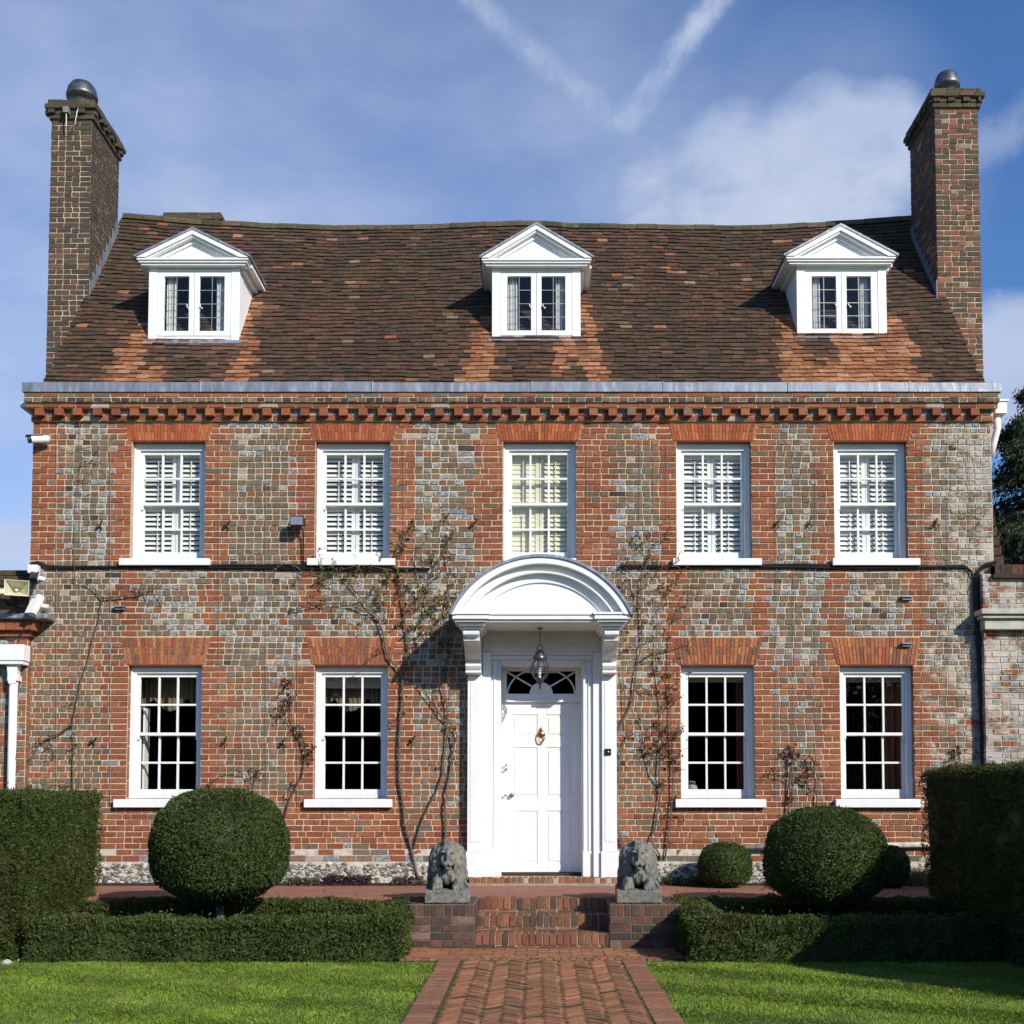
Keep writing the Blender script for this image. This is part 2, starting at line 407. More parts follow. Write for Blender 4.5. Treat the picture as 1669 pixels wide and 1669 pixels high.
# ---- flint plinth
def plinth():
    mb = MB(); z0, z1 = ZTER-.05, ZB
    segs = [(XL-.02, wx(762, 1400)), (wx(1006, 1400), XR+.02)]
    for a, b in segs:
        mb.box(a, b, -.035, .02, z0, z1-.16, mi=1)
        mb.box(a, b, -.020, .02, z1-.158, z1+.0, mi=1)
        x = a                                   # two capping courses
        for row, (c0, c1, dp) in enumerate(((z1-.155, z1-.082, .022), (z1-.078, z1-.004, .014))):
            x = a+row*.1
            while x < b-.05:
                w = U(.2, .24); 
                put_brick(mb, Vector((0, -dp, 0)), X_, Z_, -Y_, x+.005, min(x+w, b)-.005, c0, c1, pick(((3, RED), (2, PALE), (2, TAN), (2, GREY), (1, BLUE))), .006, .004)
                x += w
        n = int((b-a)*300)
        for i in range(n):
            x = U(a+.03, b-.03); z = U(z0, z1-.19); r = U(.016, .042)
            c = pick(((2.5, (.46, .43, .37)), (1.5, (.56, .52, .45)), (2, (.08, .08, .085)), (2, (.18, .175, .17)), (2, (.36, .29, .20))))
            vs = [(x, -.035-r*.55, z)]; k = 7; ph = U(0, 6)
            for ring, (rr, yy) in enumerate(((.55, .45), (1, -.1))):
                for q in range(k):
                    an = ph+q*2*math.pi/k; q2 = rr*r*U(.75, 1.2)
                    vs.append((x+q2*1.2*math.cos(an), -.035-r*yy, z+q2*.85*math.sin(an)))
            fs = [(0, 1+q, 1+(q+1) % k) for q in range(k)]+[(1+q, 1+k+q, 1+k+(q+1) % k, 1+(q+1) % k) for q in range(k)]
            mb.add(vs, fs, c, 2)
    return mb.build('flint_plinth', ['plain_brick', 'flint_mortar', 'flint'], house)
plinth()

# ---- brick cornice with dentils, lead gutter on top
Z640 = wz(873, 640, -.16); Z655 = wz(873, 655, -.16); Z665 = wz(873, 665, -.12); Z676 = wz(873, 676, -.1)
def cornice():
    mb = MB(); ca = XL; cb = XR
    lay = [(ZC, Z676, .045, 'S'), (Z676, Z665, .05, 'D'), (Z665, Z655, .13, 'S'), (Z655, (Z655+Z640)/2, .165, 'H'), ((Z655+Z640)/2, Z640, .165, 'S2')]
    for (z0, z1, p, kind) in lay:
        a, b = ca-p*.4, cb+p*.4
        mb.box(a, b, -p+.006, .3, z0, z1+(.002 if kind == 'D' else 0), mi=1)
        x = a; i = 0
        while x < b-.03:
            if kind in 'S' or kind == 'S2': w = U(.205, .245)
            else: w = U(.10, .122)
            x1 = min(x+w, b)
            if kind == 'S': c = pick(((6, RED), (2, ORANGE), (2, DRED), (.4, PALE)))
            elif kind == 'S2': c = pick(((4, RED), (2, ORANGE), (2, GREY), (1, BROWN)))
            elif kind == 'H': c = pick(((3, DARK), (3, GREY), (1, BROWN)))
            else: c = pick(((2, RED), (2, BLUE), (1, GREY), (1, PALE)))
            put_brick(mb, Vector((0, -p+.006, 0)), X_, Z_, -Y_, x+.004, x1-.004, z0+.004, z1-.004, c, .008, .003)
            x = x1; i += 1
        for sx, xx in ((-1, a), (1, b)):
            put_brick(mb, Vector((xx-sx*.006, -p+.012, 0)), Y_, Z_, Vector((sx, 0, 0)), 0, .22, z0+.004, z1-.004, pick(((3, RED), (1, DRED))), .008, .003)
    # dentil blocks
    px = 57.0
    while px < 1612:
        xa = wx(px, 670, -.12); w = .112
        mb.box(xa, xa+w, -.125+U(-.006, .006), -.02, Z676-.012+U(-.004, .004), Z665-.004, pick(((6, RED), (2, ORANGE), (1.5, TAN), (.5, PALE), (1, DRED))))
        px += 31.2+U(-1.2, 1.2)
    return mb.build('cornice', ['plain_brick', 'mortar'], house)
cornice()
ZG = wz(873, 622, -.2)
def gutter():
    mb = MB(); x = XL-.085; b = XR+.085; i = 0
    while x < b-.01:
        x1 = min(b, x+U(1.5, 2.4)); y = -.185-.004*(i % 2)
        mb.box(x, x1, y, .35, Z640+.002, ZG+U(-.006, .006)); x = x1-.0; i += 1
        mb.box(x1-.012, x1+.006, y-.008, .3, Z640+.0, ZG+.010) if x1 < b else None
    return mb.build('lead_gutter', 'lead', house, bevel=.006)
gutter()

# ---- roof
VL = wx(69, 616, .12); VR = wx(1606, 618, .12); YE, YR = .12, 3.1; ZE = ZG-.02
RP = [(150, 347), (200, 350), (360, 363), (560, 370), (690, 368), (873, 362), (1010, 368), (1200, 370), (1350, 364), (1478, 355), (1540, 352)]
RX = [wx(p, q, YR) for p, q in RP]; RZ = [wz(p, q, YR)-.04 for p, q in RP]
def ridge_z(x): return float(np.interp(x, RX, RZ))
def roof_pt(x, s):
    return Vector((x, YE+s*(YR-YE), ZE+s*(ridge_z(x)-ZE)-.07*math.sin(math.pi*min(1, s))*(1-.5*s)+.022*noise.noise(Vector((x*.9, s*6, 1)))+.008*noise.noise(Vector((x*4, s*30, 5)))))
def roof_y(z, x):
    s = 0
    for _ in range(60):
        p = roof_pt(x, s)
        if p.z >= z: break
        s += 1/60
    return p.y
DORM = [dict(cx=317, x0=243, x1=391, zt=437, zb=556, ap=373, pl=222, pr=406, pb=428), dict(cx=874, x0=802, x1=946, zt=437, zb=555, ap=365, pl=784, pr=965, pb=429), dict(cx=1371, x0=1298, x1=1444, zt=437, zb=552, ap=367, pl=1280, pr=1461, pb=426)]
for d in DORM:
    y = .6
    for _ in range(30):
        x, z = at(d['cx'], d['zb'], y); y = .5*y+.5*roof_y(z, x)
    d['y'] = y-.03
def tile_patch(x, s):
    """washed clean streaks of orange tile beside and under each dormer"""
    best = 0
    for i, d in enumerate(DORM):
        xc = wx(d['cx'], d['zb'], d['y']); u = x-xc; sb = (d['y']-YE)/(YR-YE)
        nz = .09*noise.noise(Vector((x*2.2, s*7, 4)))
        if s < sb+.32:
            t = (sb+.32-s)/(sb+.32)
            lo = .58+.06*t; hi = .76+.32*t
            f = max(0, min(1, (u-lo-nz+.05)/.14, (hi+nz-u+.06)/.28)); best = max(best, .97*f)
            if s < sb+.12: f = max(0, min(1, (-u-.50-nz)/.14, (hi+.10+nz+u)/.28)); best = max(best, .92*f)
            if s < sb+.005 and abs(u) < .8:
                k = noise.noise(Vector((x*2.2+i*5, s*2.4, 9+i)))
                best = max(best, min(.92, max(.05, .5+(k-(.02, .30, -.22)[i])*3)))
    return best
def roof():
    mb = MB(); NR = 45; gw = .165; top = NR
    for k in range(NR):
        s0 = k/NR; s1 = (k+1.55)/NR; x = VL-U(0, .08)-(gw/2 if k % 2 else 0)
        sag = U(-.004, .004)
        while x < VR:
            w = gw*U(.94, 1.05); a = max(x, VL-.03); b = min(x+w-.004, VR+.03)
            x += w
            if b-a < .04: continue
            xm = (a+b)/2; jl = U(-.012, .012)/5
            p0 = roof_pt(xm, s0+jl); p1 = roof_pt(xm, min(1.0, s1))
            dn = (p1-p0).normalized(); nn = Vector((0, -dn.z, dn.y)); lift = U(.024, .036)
            slx = Vector((1, 0, (roof_pt(b+.2, s0).z-roof_pt(a-.2, s0).z)/(b-a+.4)))
            A = p0+slx*(a-xm)+nn*(lift+U(-.003, .003)); B = p0+slx*(b-xm)+nn*(lift+U(-.003, .003))
            C = p1+slx*(b-xm)+nn*.004; Dd = p1+slx*(a-xm)+nn*.004
            th = nn*.014
            g = tile_patch(xm, s0); r = random.random()
            dk = pick(((4, (.074, .044, .029)), (2.2, (.090, .050, .032)), (2.2, (.058, .040, .028)), (1, (.11, .056, .035)), (.7*(1+s0), (.064, .050, .029)), (.35, (.14, .078, .045))))
            og = pick(((5, (.33, .145, .068)), (2, (.40, .20, .10)), (2.5, (.27, .105, .05))))
            t_ = min(1, max(0, (g+U(-.38, .38)-.18)/.62)); t_ = t_*t_*(3-2*t_)
            ru = max(0, noise.noise(Vector((xm*1.7, s0*1.5, 21)))*.8+noise.noise(Vector((xm*5, s0*2.2, 31)))*.5-.08)*U(.2, .75)
            dk = tuple(a_*(1-ru)+b_*ru for a_, b_ in zip(dk, (.22, .098, .048)))
            if g > .03: c = tuple(a_*(1-t_)+b_*t_ for a_, b_ in zip(dk, og))
            elif r < g: c = pick(((5, (.36, .155, .07)), (2.5, (.43, .21, .10)), (2, (.29, .11, .05)), (.4, (.16, .08, .045))))
            elif r > .982: c = pick(((2, (.26, .10, .045)), (1, (.24, .16, .10)), (1, (.30, .15, .08))))
            else: c = dk
            ct = (A+B)/2+th*.55
            mb.add([tuple(v) for v in (A, B, C, Dd, A+th, B+th, C+th, Dd+th)], [(0, 1, 5, 4), (4, 5, 6, 7), (1, 2, 6, 5), (3, 0, 4, 7), (0, 3, 2, 1)], c)
    # under-boarding and the rear slope
    n = 40
    for i in range(n):
        a = VL+(VR-VL)*i/n; b = VL+(VR-VL)*(i+1)/n
        for s in range(6):
            mb.quad(*[tuple(roof_pt(xx, ss/6)-Vector((0, 0, .012))) for xx, ss in ((a, s), (b, s), (b, s+1), (a, s+1))], (.05, .04, .03))
        ra, rb = roof_pt(a, 1), roof_pt(b, 1)
        mb.quad((a, ra.y, ra.z), (b, rb.y, rb.z), (b, 6.3, ZE), (a, 6.3, ZE), (.07, .045, .03))
    ro = mb.build('roof', 'tile', house)
    rb = MB(); x = VL
    while x < VR:
        x1 = min(VR, x+U(.27, .33)); p = roof_pt(x, 1); q = roof_pt(x1, 1); ang = [R(a) for a in (-10, 25, 60, 90, 120, 155, 190)]
        dz = U(-.006, .006); c = pick(((3, (.10, .085, .045)), (2, (.075, .06, .04)), (2, (.12, .09, .055)), (1, (.06, .06, .03))))
        v = [(pp.x+(.003 if pp is p else -.003), pp.y-.115*math.cos(a), pp.z-.045+dz+.10*math.sin(a)) for pp in (p, q) for a in ang]
        m = len(ang); rb.add(v, [(i, i+m, i+m+1, i+1) for i in range(m-1)]+[tuple(range(m)), tuple(range(2*m-1, m-1, -1))], c); x = x1
    rb.build('ridge_tiles', 'tile', ro)
roof()

# ---- chimneys
def chimney(xa, xb, ya, yb, z0, z1, side, tb, capz, name='chimney', cowl=None):
    mb = MB(); mb.box(xa, xb, ya, yb, z0, z1, mi=1)
    nC = int((z1-z0)/CH); ch = (z1-z0)/nC
    faces = [(Vector((xa, ya, 0)), X_, -Y_, xb-xa), (Vector((xb, ya, 0)), Y_, X_, yb-ya), (Vector((xa, yb, 0)), -Y_, -X_, yb-ya)]
    for (O, Ua, Na, L) in faces:
        for k in range(nC):
            x = -.007; st = k % 2; zb = z0+k*ch; L2 = L+.007
            while x < L2-.01:
                w = (.215 if (st and random.random() < .8) else .112)*U(.95, 1.04); st = st if random.random() < .75 else 1-st
                x1 = min(L2, x+w)
                if L2-x1 < .06: x1 = L2
                put_brick(mb, O, Ua, Z_, Na, x+.0045, x1-.0045, zb+.0045, zb+ch-.0045, pick(tb), .008, .004)
                x = x1
    ch_o = mb.build(name, ['plain_brick', 'mortar'], house)
    cb = MB(); z = z1
    for i, (dz, p, kind) in enumerate(((.072, .035, 's'), (.072, .04, 'd'), (.072, .085, 's'), (.072, .05, 'c'))):
        cb.box(xa-p+.008, xb+p-.008, ya-p+.008, yb+p-.008, z, z+dz, (.1, .09, .07), 1)
        for (O, Ua, Na, L) in [(Vector((xa-p, ya-p, 0)), X_, -Y_, xb-xa+2*p), (Vector((xb+p, ya-p, 0)), Y_, X_, yb-ya+2*p), (Vector((xa-p, yb+p, 0)), -Y_, -X_, yb-ya+2*p)]:
            x = 0
            while x < L-.02:
                w = .11 if kind == 'd' else U(.2, .23); x1 = min(L, x+w); x1 = L if L-x1 < .05 else x1
                dark = ((3, (.075, .06, .045)), (2, (.10, .08, .05)), (1, (.07, .07, .035)), (1.2, tb[0][1]))
                dp = -.006
                if kind == 'd' and int(x/.11) % 2 == 0: dp = .04
                put_brick(cb, O-Na*.006, Ua, Z_, Na, x+.003, x1-.003, z+.003, z+dz-.003, pick(dark), .01+max(0, dp), .005)
                x = x1
        z += dz
    cb.build('chimney_cap', ['plain_brick', 'dark_mortar'], ch_o)
    if cowl:
        r, h, cy, cxm = cowl; c = MB(); c.lathe([(r*.72, z-.02), (r*.72, z+h*.35), (r*1.02, z+h*.36), (r*1.04, z+h*.46), (r, z+h*.52), (r*.92, z+h*.72), (r*.7, z+h*.9), (r*.38, z+h*.98), (0.001, z+h)], cxm, cy, 28)
        c.lathe([(r*.66, z), (r*.66, z+h*.5)], cxm, cy, 16)
        c.build('cowl', 'steel', ch_o, smooth=True)
    return ch_o
def chimney_geo(l, r, top, ya):
    return wx(l, 330, ya), wx(r, 330, ya), wz((l+r)/2, top, ya)
YC0, YC1 = 1.62, 2.75
DT = ((3, (.085, .060, .045)), (2, (.105, .066, .048)), (2.5, (.075, .062, .047)), (.5, (.15, .075, .05)))
xa, xb, zt = chimney_geo(82, 147, 196, YC0)
cl = chimney(xa, xb, YC0, YC1, 3.5, zt, 1, DT, 0, cowl=(wx(157, 150, 2.1)*.5-wx(110, 150, 2.1)*.5, .42, 1.82, wx(134, 150, 1.82)))
cab = MB(); y = YC0-.10
pts = [(wx(108, 180, y), y, wz(108, 180, y)), (wx(108, 205, y), y, wz(108, 205, y)), (wx(114, 210, y), y, wz(114, 210, y)), (wx(122, 202, y), y, wz(122, 202, y)), (wx(126, 180, y), y, wz(126, 180, y)), (wx(127, 160, y), y+.1, wz(127, 160, y)), (wx(140, 145, y+.2), y+.3, wz(140, 145, y+.2))]
cab.tube(pts, .009, 6); cab.box(pts[0][0]-.04, pts[0][0]+.04, y-.03, y+.1, pts[0][2]-.04, pts[0][2]+.05); cab.build('aerial_cable', 'grey_wire', cl)
xa2, xb2, zt2 = chimney_geo(1526, 1596, 177, YC0)
RT = ((3, (.125, .075, .05)), (1.6, (.20, .085, .052)), (3, (.095, .07, .05)), (.7, (.26, .11, .06)), (.4, (.28, .22, .17)))
cr = chimney(xa2, xb2, YC0, YC1, 3.5, zt2, -1, RT, 0, cowl=(.185, .40, 1.82, wx(1543, 125, 1.82)))
# lead flashing along the roof line on the inner faces
for ch_o, xx, sg in ((cl, xb, 1), (cr, xa2, -1)):
    fl = MB(); n = 9
    for i in range(n):
        y0 = YC0-.02+(YC1-YC0+.02)*i/n; y1 = YC0-.02+(YC1-YC0+.02)*(i+1)/n
        s0 = (y0-YE)/(YR-YE); p0 = roof_pt(max(VL, min(VR, xx)), s0).z; p1 = roof_pt(max(VL, min(VR, xx)), (y1-YE)/(YR-YE)).z
        x0_, x1_ = sorted((xx+sg*.016, xx+sg*.024))
        fl.add([(x, y, z) for x in (x0_, x1_) for y, z in ((y0, p0-.1), (y1, p1-.1), (y1, p1+.16), (y0, p1+.16))], [(0, 1, 2, 3), (7, 6, 5, 4), (0, 3, 7, 4), (3, 2, 6, 7), (1, 5, 6, 2), (0, 4, 5, 1)])
    fl.build('flashing', 'lead', ch_o)
# rear stack seen over the ridge
xa3 = wx(272, 352, 5.0); xb3 = wx(356, 352, 5.0)
chimney(xa3, xb3, 5.0, 5.8, 5.5, wz(315, 374, 5.0), 1, DT, 0)

# ---- dormers
def dormer(d):
    y = d['y']; X0, ZT = at(d['x0'], d['zt'], y); X1 = wx(d['x1'], d['zt'], y); ZB_ = wz(d['cx'], d['zb'], y); xc = (X0+X1)/2
    ZA = wz(d['cx'], d['ap'], y-.12); PL = wx(d['pl'], 415, y-.12); PR = wx(d['pr'], 415, y-.12); ZP = wz(d['cx'], d['pb'], y-.1)
    back = lambda z: roof_y(z, xc)+.15
    W = X1-X0
    b = MB(); fw = .235*W/1.22; ow = .12            # front boards round the casements
    zo0 = ZB_+.10; zo1 = ZT-.06
    b.box(X0, X0+ow, y, y+.10, ZB_, ZT); b.box(X1-ow, X1, y, y+.10, ZB_, ZT)
    b.box(X0+ow, X1-ow, y+.012, y+.10, ZB_, ZB_+.075); b.box(X0+ow, X1-ow, y+.012, y+.10, ZT-.05, ZT)
    b.box(X0, X1, y-.015, y+.1, ZT+.002, ZP+.03)    # frieze
    body = b.build('dormer', 'white_paint', house, bevel=.004)
    for sg, xx in ((-1, X0), (1, X1)):
        c = MB(); x0_, x1_ = sorted((xx-sg*.002, xx-sg*.04)); zt2 = ZP+.02
        c.prism([(y+.102, ZB_), (y+.102, zt2), (back(zt2), zt2), (back(ZB_)-.1, ZB_-.05)], 'x', x0_, x1_)
        c.build('cheek', 'lead' if False else 'white_paint', body)
    for k in (0, 1):                                # two casement leaves
        a = X0+ow+.003+k*(W-2*ow)/2; e = X0+ow-.003+(k+1)*(W-2*ow)/2; t = .075
        c = MB(); yy = y+.006
        gl0, gl1 = a+t*(1.25 if k == 0 else .95), e-t*(.95 if k == 0 else 1.25); g0, g1 = zo0+.05, zo1-.055
        c.box(a, gl0, yy, yy+.05, ZB_+.078, ZT-.053); c.box(gl1, e, yy, yy+.05, ZB_+.078, ZT-.053)
        c.box(gl0, gl1, yy, yy+.05, ZB_+.078, g0); c.box(gl0, gl1, yy, yy+.05, g1, ZT-.053)
        ca = c.build('casement', 'white_paint', body, bevel=.004)
        p = MB(); p.box(gl0-.01, gl1+.01, yy+.022, yy+.026, g0-.01, g1+.01); p.build('pane', 'glass', body)
        l = MB(); m = (gl0+gl1)/2; l.box(m-.005, m+.005, yy+.014, yy+.021, g0, g1)
        for q in range(1, 4): zz = g0+(g1-g0)*q/4; l.box(gl0, gl1, yy+.015, yy+.0205, zz-.005, zz+.005)
        l.build('lead_cames', 'grey_wire', body)
        h = MB(); hx = gl1-.02 if k == 0 else gl0+.02; hz = (g0+g1)/2-.07
        h.tube([(hx, yy-.01, hz+.05), (hx, yy-.03, hz+.02), (hx+.03, yy-.03, hz-.02), (hx+.035, yy-.03, hz+.0)], .007, 6); h.build('handle', 'white_plastic', body)
        q = MB(); side = gl0 if k == 0 else gl1; s = 1 if k == 0 else -1
        pts = [(side+s*(.01+.13*i/8), y+.11+.015*math.sin(i*2.4)) for i in range(9)]
        if d['cx'] != 874 or True:
            for i in range(8): q.quad((pts[i][0], pts[i][1], g0-.05), (pts[i+1][0], pts[i+1][1], g0-.05), (pts[i+1][0], pts[i+1][1], g1+.05), (pts[i][0], pts[i][1], g1+.05))
            cu = q.build('curtain', 'pale_cloth'); tag(cu, {317: 'pale curtain drawn aside behind left dormer casement', 874: 'pale curtain drawn aside behind middle dormer casement', 1371: 'pale curtain drawn aside behind right dormer casement'}[d['cx']]+(', on its left edge' if k == 0 else ', on its right edge'), 'curtain', 'dormer curtains')
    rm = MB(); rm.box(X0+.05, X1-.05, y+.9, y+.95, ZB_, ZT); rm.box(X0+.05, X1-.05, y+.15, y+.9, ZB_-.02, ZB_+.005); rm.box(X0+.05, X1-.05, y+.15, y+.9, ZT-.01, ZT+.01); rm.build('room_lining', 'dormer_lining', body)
    # pediment: cornice bar, tympanum, raking mouldings, lead roof
    hw = (PR-PL)/2; pc = (PL+PR)/2; rise = ZA-(wz(d['cx'], 413, y-.12)); zb = ZP
    pd = MB(); ze = zb+.06
    pd.box(PL+.06, PR-.06, y-.085, y+.06, zb-.03, zb); pd.box(PL+.03, PR-.03, y-.11, y+.06, zb, zb+.03); pd.box(PL+.01, PR-.01, y-.13, y+.06, zb+.03, ze)
    ztop = ZA-.02
    pd.prism([(PL+.08, ze), (PR-.08, ze), (pc, ztop-.1)], 'y', y-.02, y+.06)
    sl = (ztop-ze)/hw
    for (o0, o1, pr) in ((0.0, .06, .145), (.06, .085, .12), (.085, .135, .05)):
        for s in (-1, 1):
            def L(off): return [(pc, ztop-off*1.1), (pc+s*(hw-off/sl*1.1+.0), ze)]
            (ax, az), (bx_, bz) = L(o0); (cx_, cz), (dx_, dz_) = L(o1)
            poly = [(ax, az), (bx_, bz), (dx_, dz_), (cx_, cz)]
            if s > 0: poly = poly[::-1]
            pd.prism(poly, 'y', y-pr, y+.05)
    pd.build('pediment', 'white_paint', body, bevel=.003)
    lr = MB()
    for s in (-1, 1):
        xe = pc+s*(hw+.02); 
        front = [(pc, ztop+.0), (xe, ze+.0), (xe+s*.005, ze+.03), (pc, ztop+.035)]
        yb0 = back(ztop); yb1 = back(ze)
        v = [(p[0], y-.155, p[1]) for p in front]+[(front[0][0], yb0, front[0][1]), (front[1][0], yb1, front[1][1]), (front[2][0], yb1, front[2][1]), (front[3][0], yb0, front[3][1])]
        lr.add(v, [(0, 1, 2, 3), (4, 7, 6, 5), (0, 4, 5, 1), (1, 5, 6, 2), (2, 6, 7, 3)])
    lr.build('lead_roof', 'lead', body)
    for s, xe, xw in ((-1, PL, X0), (1, PR, X1)):
        sf = MB(); x0_, x1_ = sorted((xe-s*.0, xw-s*.02)); yb = back(zb)
        sf.box(x0_, x1_, y+.062, yb, zb-.0, zb+.055)
        x0_, x1_ = sorted((xw-s*.0, xw+s*.06)); sf.box(x0_, x1_, y+.062, yb-.05, zb-.06, zb+.001)
        sf.build('side_eaves', 'white_paint', body, bevel=.003)
    ap = MB(); za = ZB_
    ra_ = roof_pt(xc, max(0, (y-.07-YE)/(YR-YE))).z
    ap.prism([(y-.07, ra_+.05), (y-.07, ra_+.075), (y-.018, za+.012), (y+.02, za+.012), (y+.02, za-.03)], 'x', X0-.05, X1+.06)
    ap.build('apron', 'lead', body)
for d in DORM: dormer(d)

# ---- windows
def arch(w, parent, lower):
    mb = MB(); n = 25 if not lower else 23; x0, x1 = w['x0']-.012, w['x1']+.012; zt, za = w['zt']-.004, w['za']-.005; xc = (x0+x1)/2
    fl = .085 if not lower else .10
    mb.add([(x0-.03, -.001, zt), (x1+.03, -.001, zt), (x1+fl, -.001, za), (x0-fl, -.001, za)], [(0, 1, 2, 3)], (.5, .4, .28), 1)
    h = za-zt; hb = x1-x0+.06; ht = x1-x0+2*fl
    for i in range(n):
        a, b = i/n, (i+1)/n
        cuts = [0, 1]
        if i % 2: cuts = [0, .36, .64, 1] if lower else [0, .5, 1]
        elif lower and i % 4 == 0: cuts = [0, .62, 1]
        for c0, c1 in zip(cuts[:-1], cuts[1:]):
            def P(f, t, s, sv):
                xl = x0-.03+hb*f; xu = x0-fl+ht*f; return (xl+(xu-xl)*t+s*(.0046 if lower else .0034), -.012+U(-.002, .002), zt+h*t+sv*.004)
            g = [P(a, c0, 1, 1), P(b, c0, -1, 1), P(b, c1, -1, -1), P(a, c1, 1, -1)]
            bk = [(p[0], .01, p[2]) for p in g]
            c = pick(((5, (.36, .095, .038)), (3, (.44, .135, .055)), (1, (.28, .08, .04)))) if not lower else pick(((4, (.38, .14, .06)), (3, (.30, .095, .05)), (1.5, (.22, .10, .065)), (1, (.42, .18, .08))))
            mb.add(bk+g, [(4, 5, 6, 7), (0, 1, 5, 4), (1, 2, 6, 5), (2, 3, 7, 6), (3, 0, 4, 7)], c)
    mb.box(x0+.004, x1-.004, -.006, YW+.02, zt-.012, zt+.0, (.2, .07, .04))
    mb.build('brick_arch', ['plain_brick', 'mortar'], parent)
def window(w, lower, idx):
    x0, x1, z0, z1 = w['x0'], w['x1'], w['zs'], w['zt']-.012; y = YW
    f = MB(); jw = .075 if not lower else .072; hd = .095
    f.box(x0+.002, x0+jw, y-.03, y+.14, z0+.002, z1); f.box(x1-jw, x1-.002, y-.03, y+.14, z0+.002, z1)
    f.box(x0+jw, x1-jw, y-.03, y+.14, z1-hd, z1)
    for xx in (x0+.0, x1-.024): f.box(xx, xx+.024, y-.045, y-.031, z0+.002, z1)
    f.box(x0+.024, x1-.024, y-.045, y-.031, z1-.03, z1)
    wf = f.build('window', 'white_paint', house, bevel=.004)
    a, b = x0+jw+.002, x1-jw-.002; zb, zt = z0+.004, z1-hd-.002; zm = zb+.065+(zt-zb-.1)*.5
    bw = .026
    for nm, s0, s1, yy, bot, topr in (('upper_sash', zm-.01, zt, y+.005, .04, .045), ('lower_sash', zb, zm+.03, y+.05, .12, .045)):
        yy = y+.005 if nm == 'upper_sash' else y+.055
        s = MB(); st = .038
        s.box(a, a+st, yy, yy+.045, s0, s1); s.box(b-st, b, yy, yy+.045, s0, s1)
        s.box(a+st, b-st, yy-.001, yy+.046, s0, s0+bot); s.box(a+st, b-st, yy-.001, yy+.046, s1-topr, s1)
        for q in (1, 2): xx = a+st+(b-a-2*st)*q/3; s.box(xx-bw/2, xx+bw/2, yy+.003, yy+.04, s0+bot, s1-topr)
        zz = (s0+bot+s1-topr)/2
        s.box(a+st, b-st, yy+.001, yy+.042, zz-bw/2, zz+bw/2)
        if nm == 'upper_sash':
            for xx in (a+.0, b-.04): s.prism([(yy, s0), (yy+.04, s0), (yy+.04, s0-.06), (yy+.015, s0-.05)], 'x', xx, xx+.036)
        s.build(nm, 'white_paint', wf, bevel=.003)
        p = MB(); p.box(a+st, b-st, yy+.02, yy+.024, s0+bot, s1-topr); p.build('pane', 'glass', wf)
    sw0, sw1 = (w['s0'], w['s1']) if not (idx == 2 and not lower) else (x0+.004, x1-.004)
    si = MB(); si.box(sw0, sw1, -.085, .012, w['zb'], w['zs']-.006); si.box(x0+.003, x1-.003, .0125, y+.14, w['zb']+.03, w['zs']+.0)
    si.build('sill', 'white_paint', wf, bevel=.006)
    arch(w, wf, lower)
    if not lower:                                   # plantation shutters inside
        ys = y+.118; xm = (a+b)/2+(.03 if idx == 0 else 0); zt2 = zt-(.02 if idx in (2, 3) else .0)
        for k, (l, r) in enumerate(((a-.03, xm), (xm, b+.03))):
            s = MB(); t = .05; xl, xr = l+.003, r-.003
            s.box(xl, xl+t, ys, ys+.03, zb, zt2); s.box(xr-t, xr, ys, ys+.03, zb, zt2); s.box(xl+t, xr-t, ys, ys+.03, zb, zb+.1); s.box(xl+t, xr-t, ys, ys+.03, zt2-.06, zt2)
            zc = zb+.1+(zt2-zb-.16)*.48; s.box(xl+t, xr-t, ys, ys+.03, zc-.04, zc+.04)
            tilt = {2: (80, 62), 4: (52, 50)}.get(idx, (45, 45))[k]
            for (c0, c1) in ((zb+.1, zc-.04), (zc+.04, zt2-.06)):
                nl = max(5, round((c1-c0)/.063))
                for i in range(nl):
                    zz = c0+(i+.5)*(c1-c0)/nl; dy = .034*math.cos(R(tilt)); dz = .034*math.sin(R(tilt))
                    s.add([(xl+t, ys+.015-dy, zz-dz-.004), (xr-t, ys+.015-dy, zz-dz-.004), (xr-t, ys+.015+dy, zz+dz-.004), (xl+t, ys+.015+dy, zz+dz-.004), (xl+t, ys+.015-dy, zz-dz+.004), (xr-t, ys+.015-dy, zz-dz+.004), (xr-t, ys+.015+dy, zz+dz+.004), (xl+t, ys+.015+dy, zz+dz+.004)],
                          [(0, 3, 2, 1), (4, 5, 6, 7), (0, 1, 5, 4), (1, 2, 6, 5), (2, 3, 7, 6), (3, 0, 4, 7)])
                xr2 = (xl+xr)/2; s.box(xr2-.006, xr2+.006, ys-.028, ys-.018, c0+.03, c1-.03)
            s.build('shutter', 'shutter_roomlit' if idx == 2 else 'shutter_paint', wf)
    return wf, a, b, zb, zt
for i, w in enumerate(UP): window(w, False, i)
LW = [window(w, True, i) for i, w in enumerate(LO)]
def pelmet(i, label):
    _, a, b, zb, zt = LW[i]; mb = MB(); n = 48; xs = [a-.05+(b-a+.1)*k/n for k in range(n+1)]; y = YW+.34
    low = [.30+.17*abs(math.cos(math.pi*2.0*(k/n)+.5)) for k in range(n+1)]
    for k in range(n):
        y0 = y+.012*math.sin(k*1.9); y1 = y+.012*math.sin((k+1)*1.9)
        mb.quad((xs[k], y0, zt-low[k]), (xs[k+1], y1, zt-low[k+1]), (xs[k+1], y1, zt+.08), (xs[k], y0, zt+.08))
    tag(mb.build('curtain_pelmet', 'cream_cloth'), label, 'pelmet')
pelmet(0, 'scalloped cream curtain pelmet inside the lower window beside the white drainpipe')
pelmet(1, 'scalloped cream curtain pelmet behind grey blind in lower window left of door')
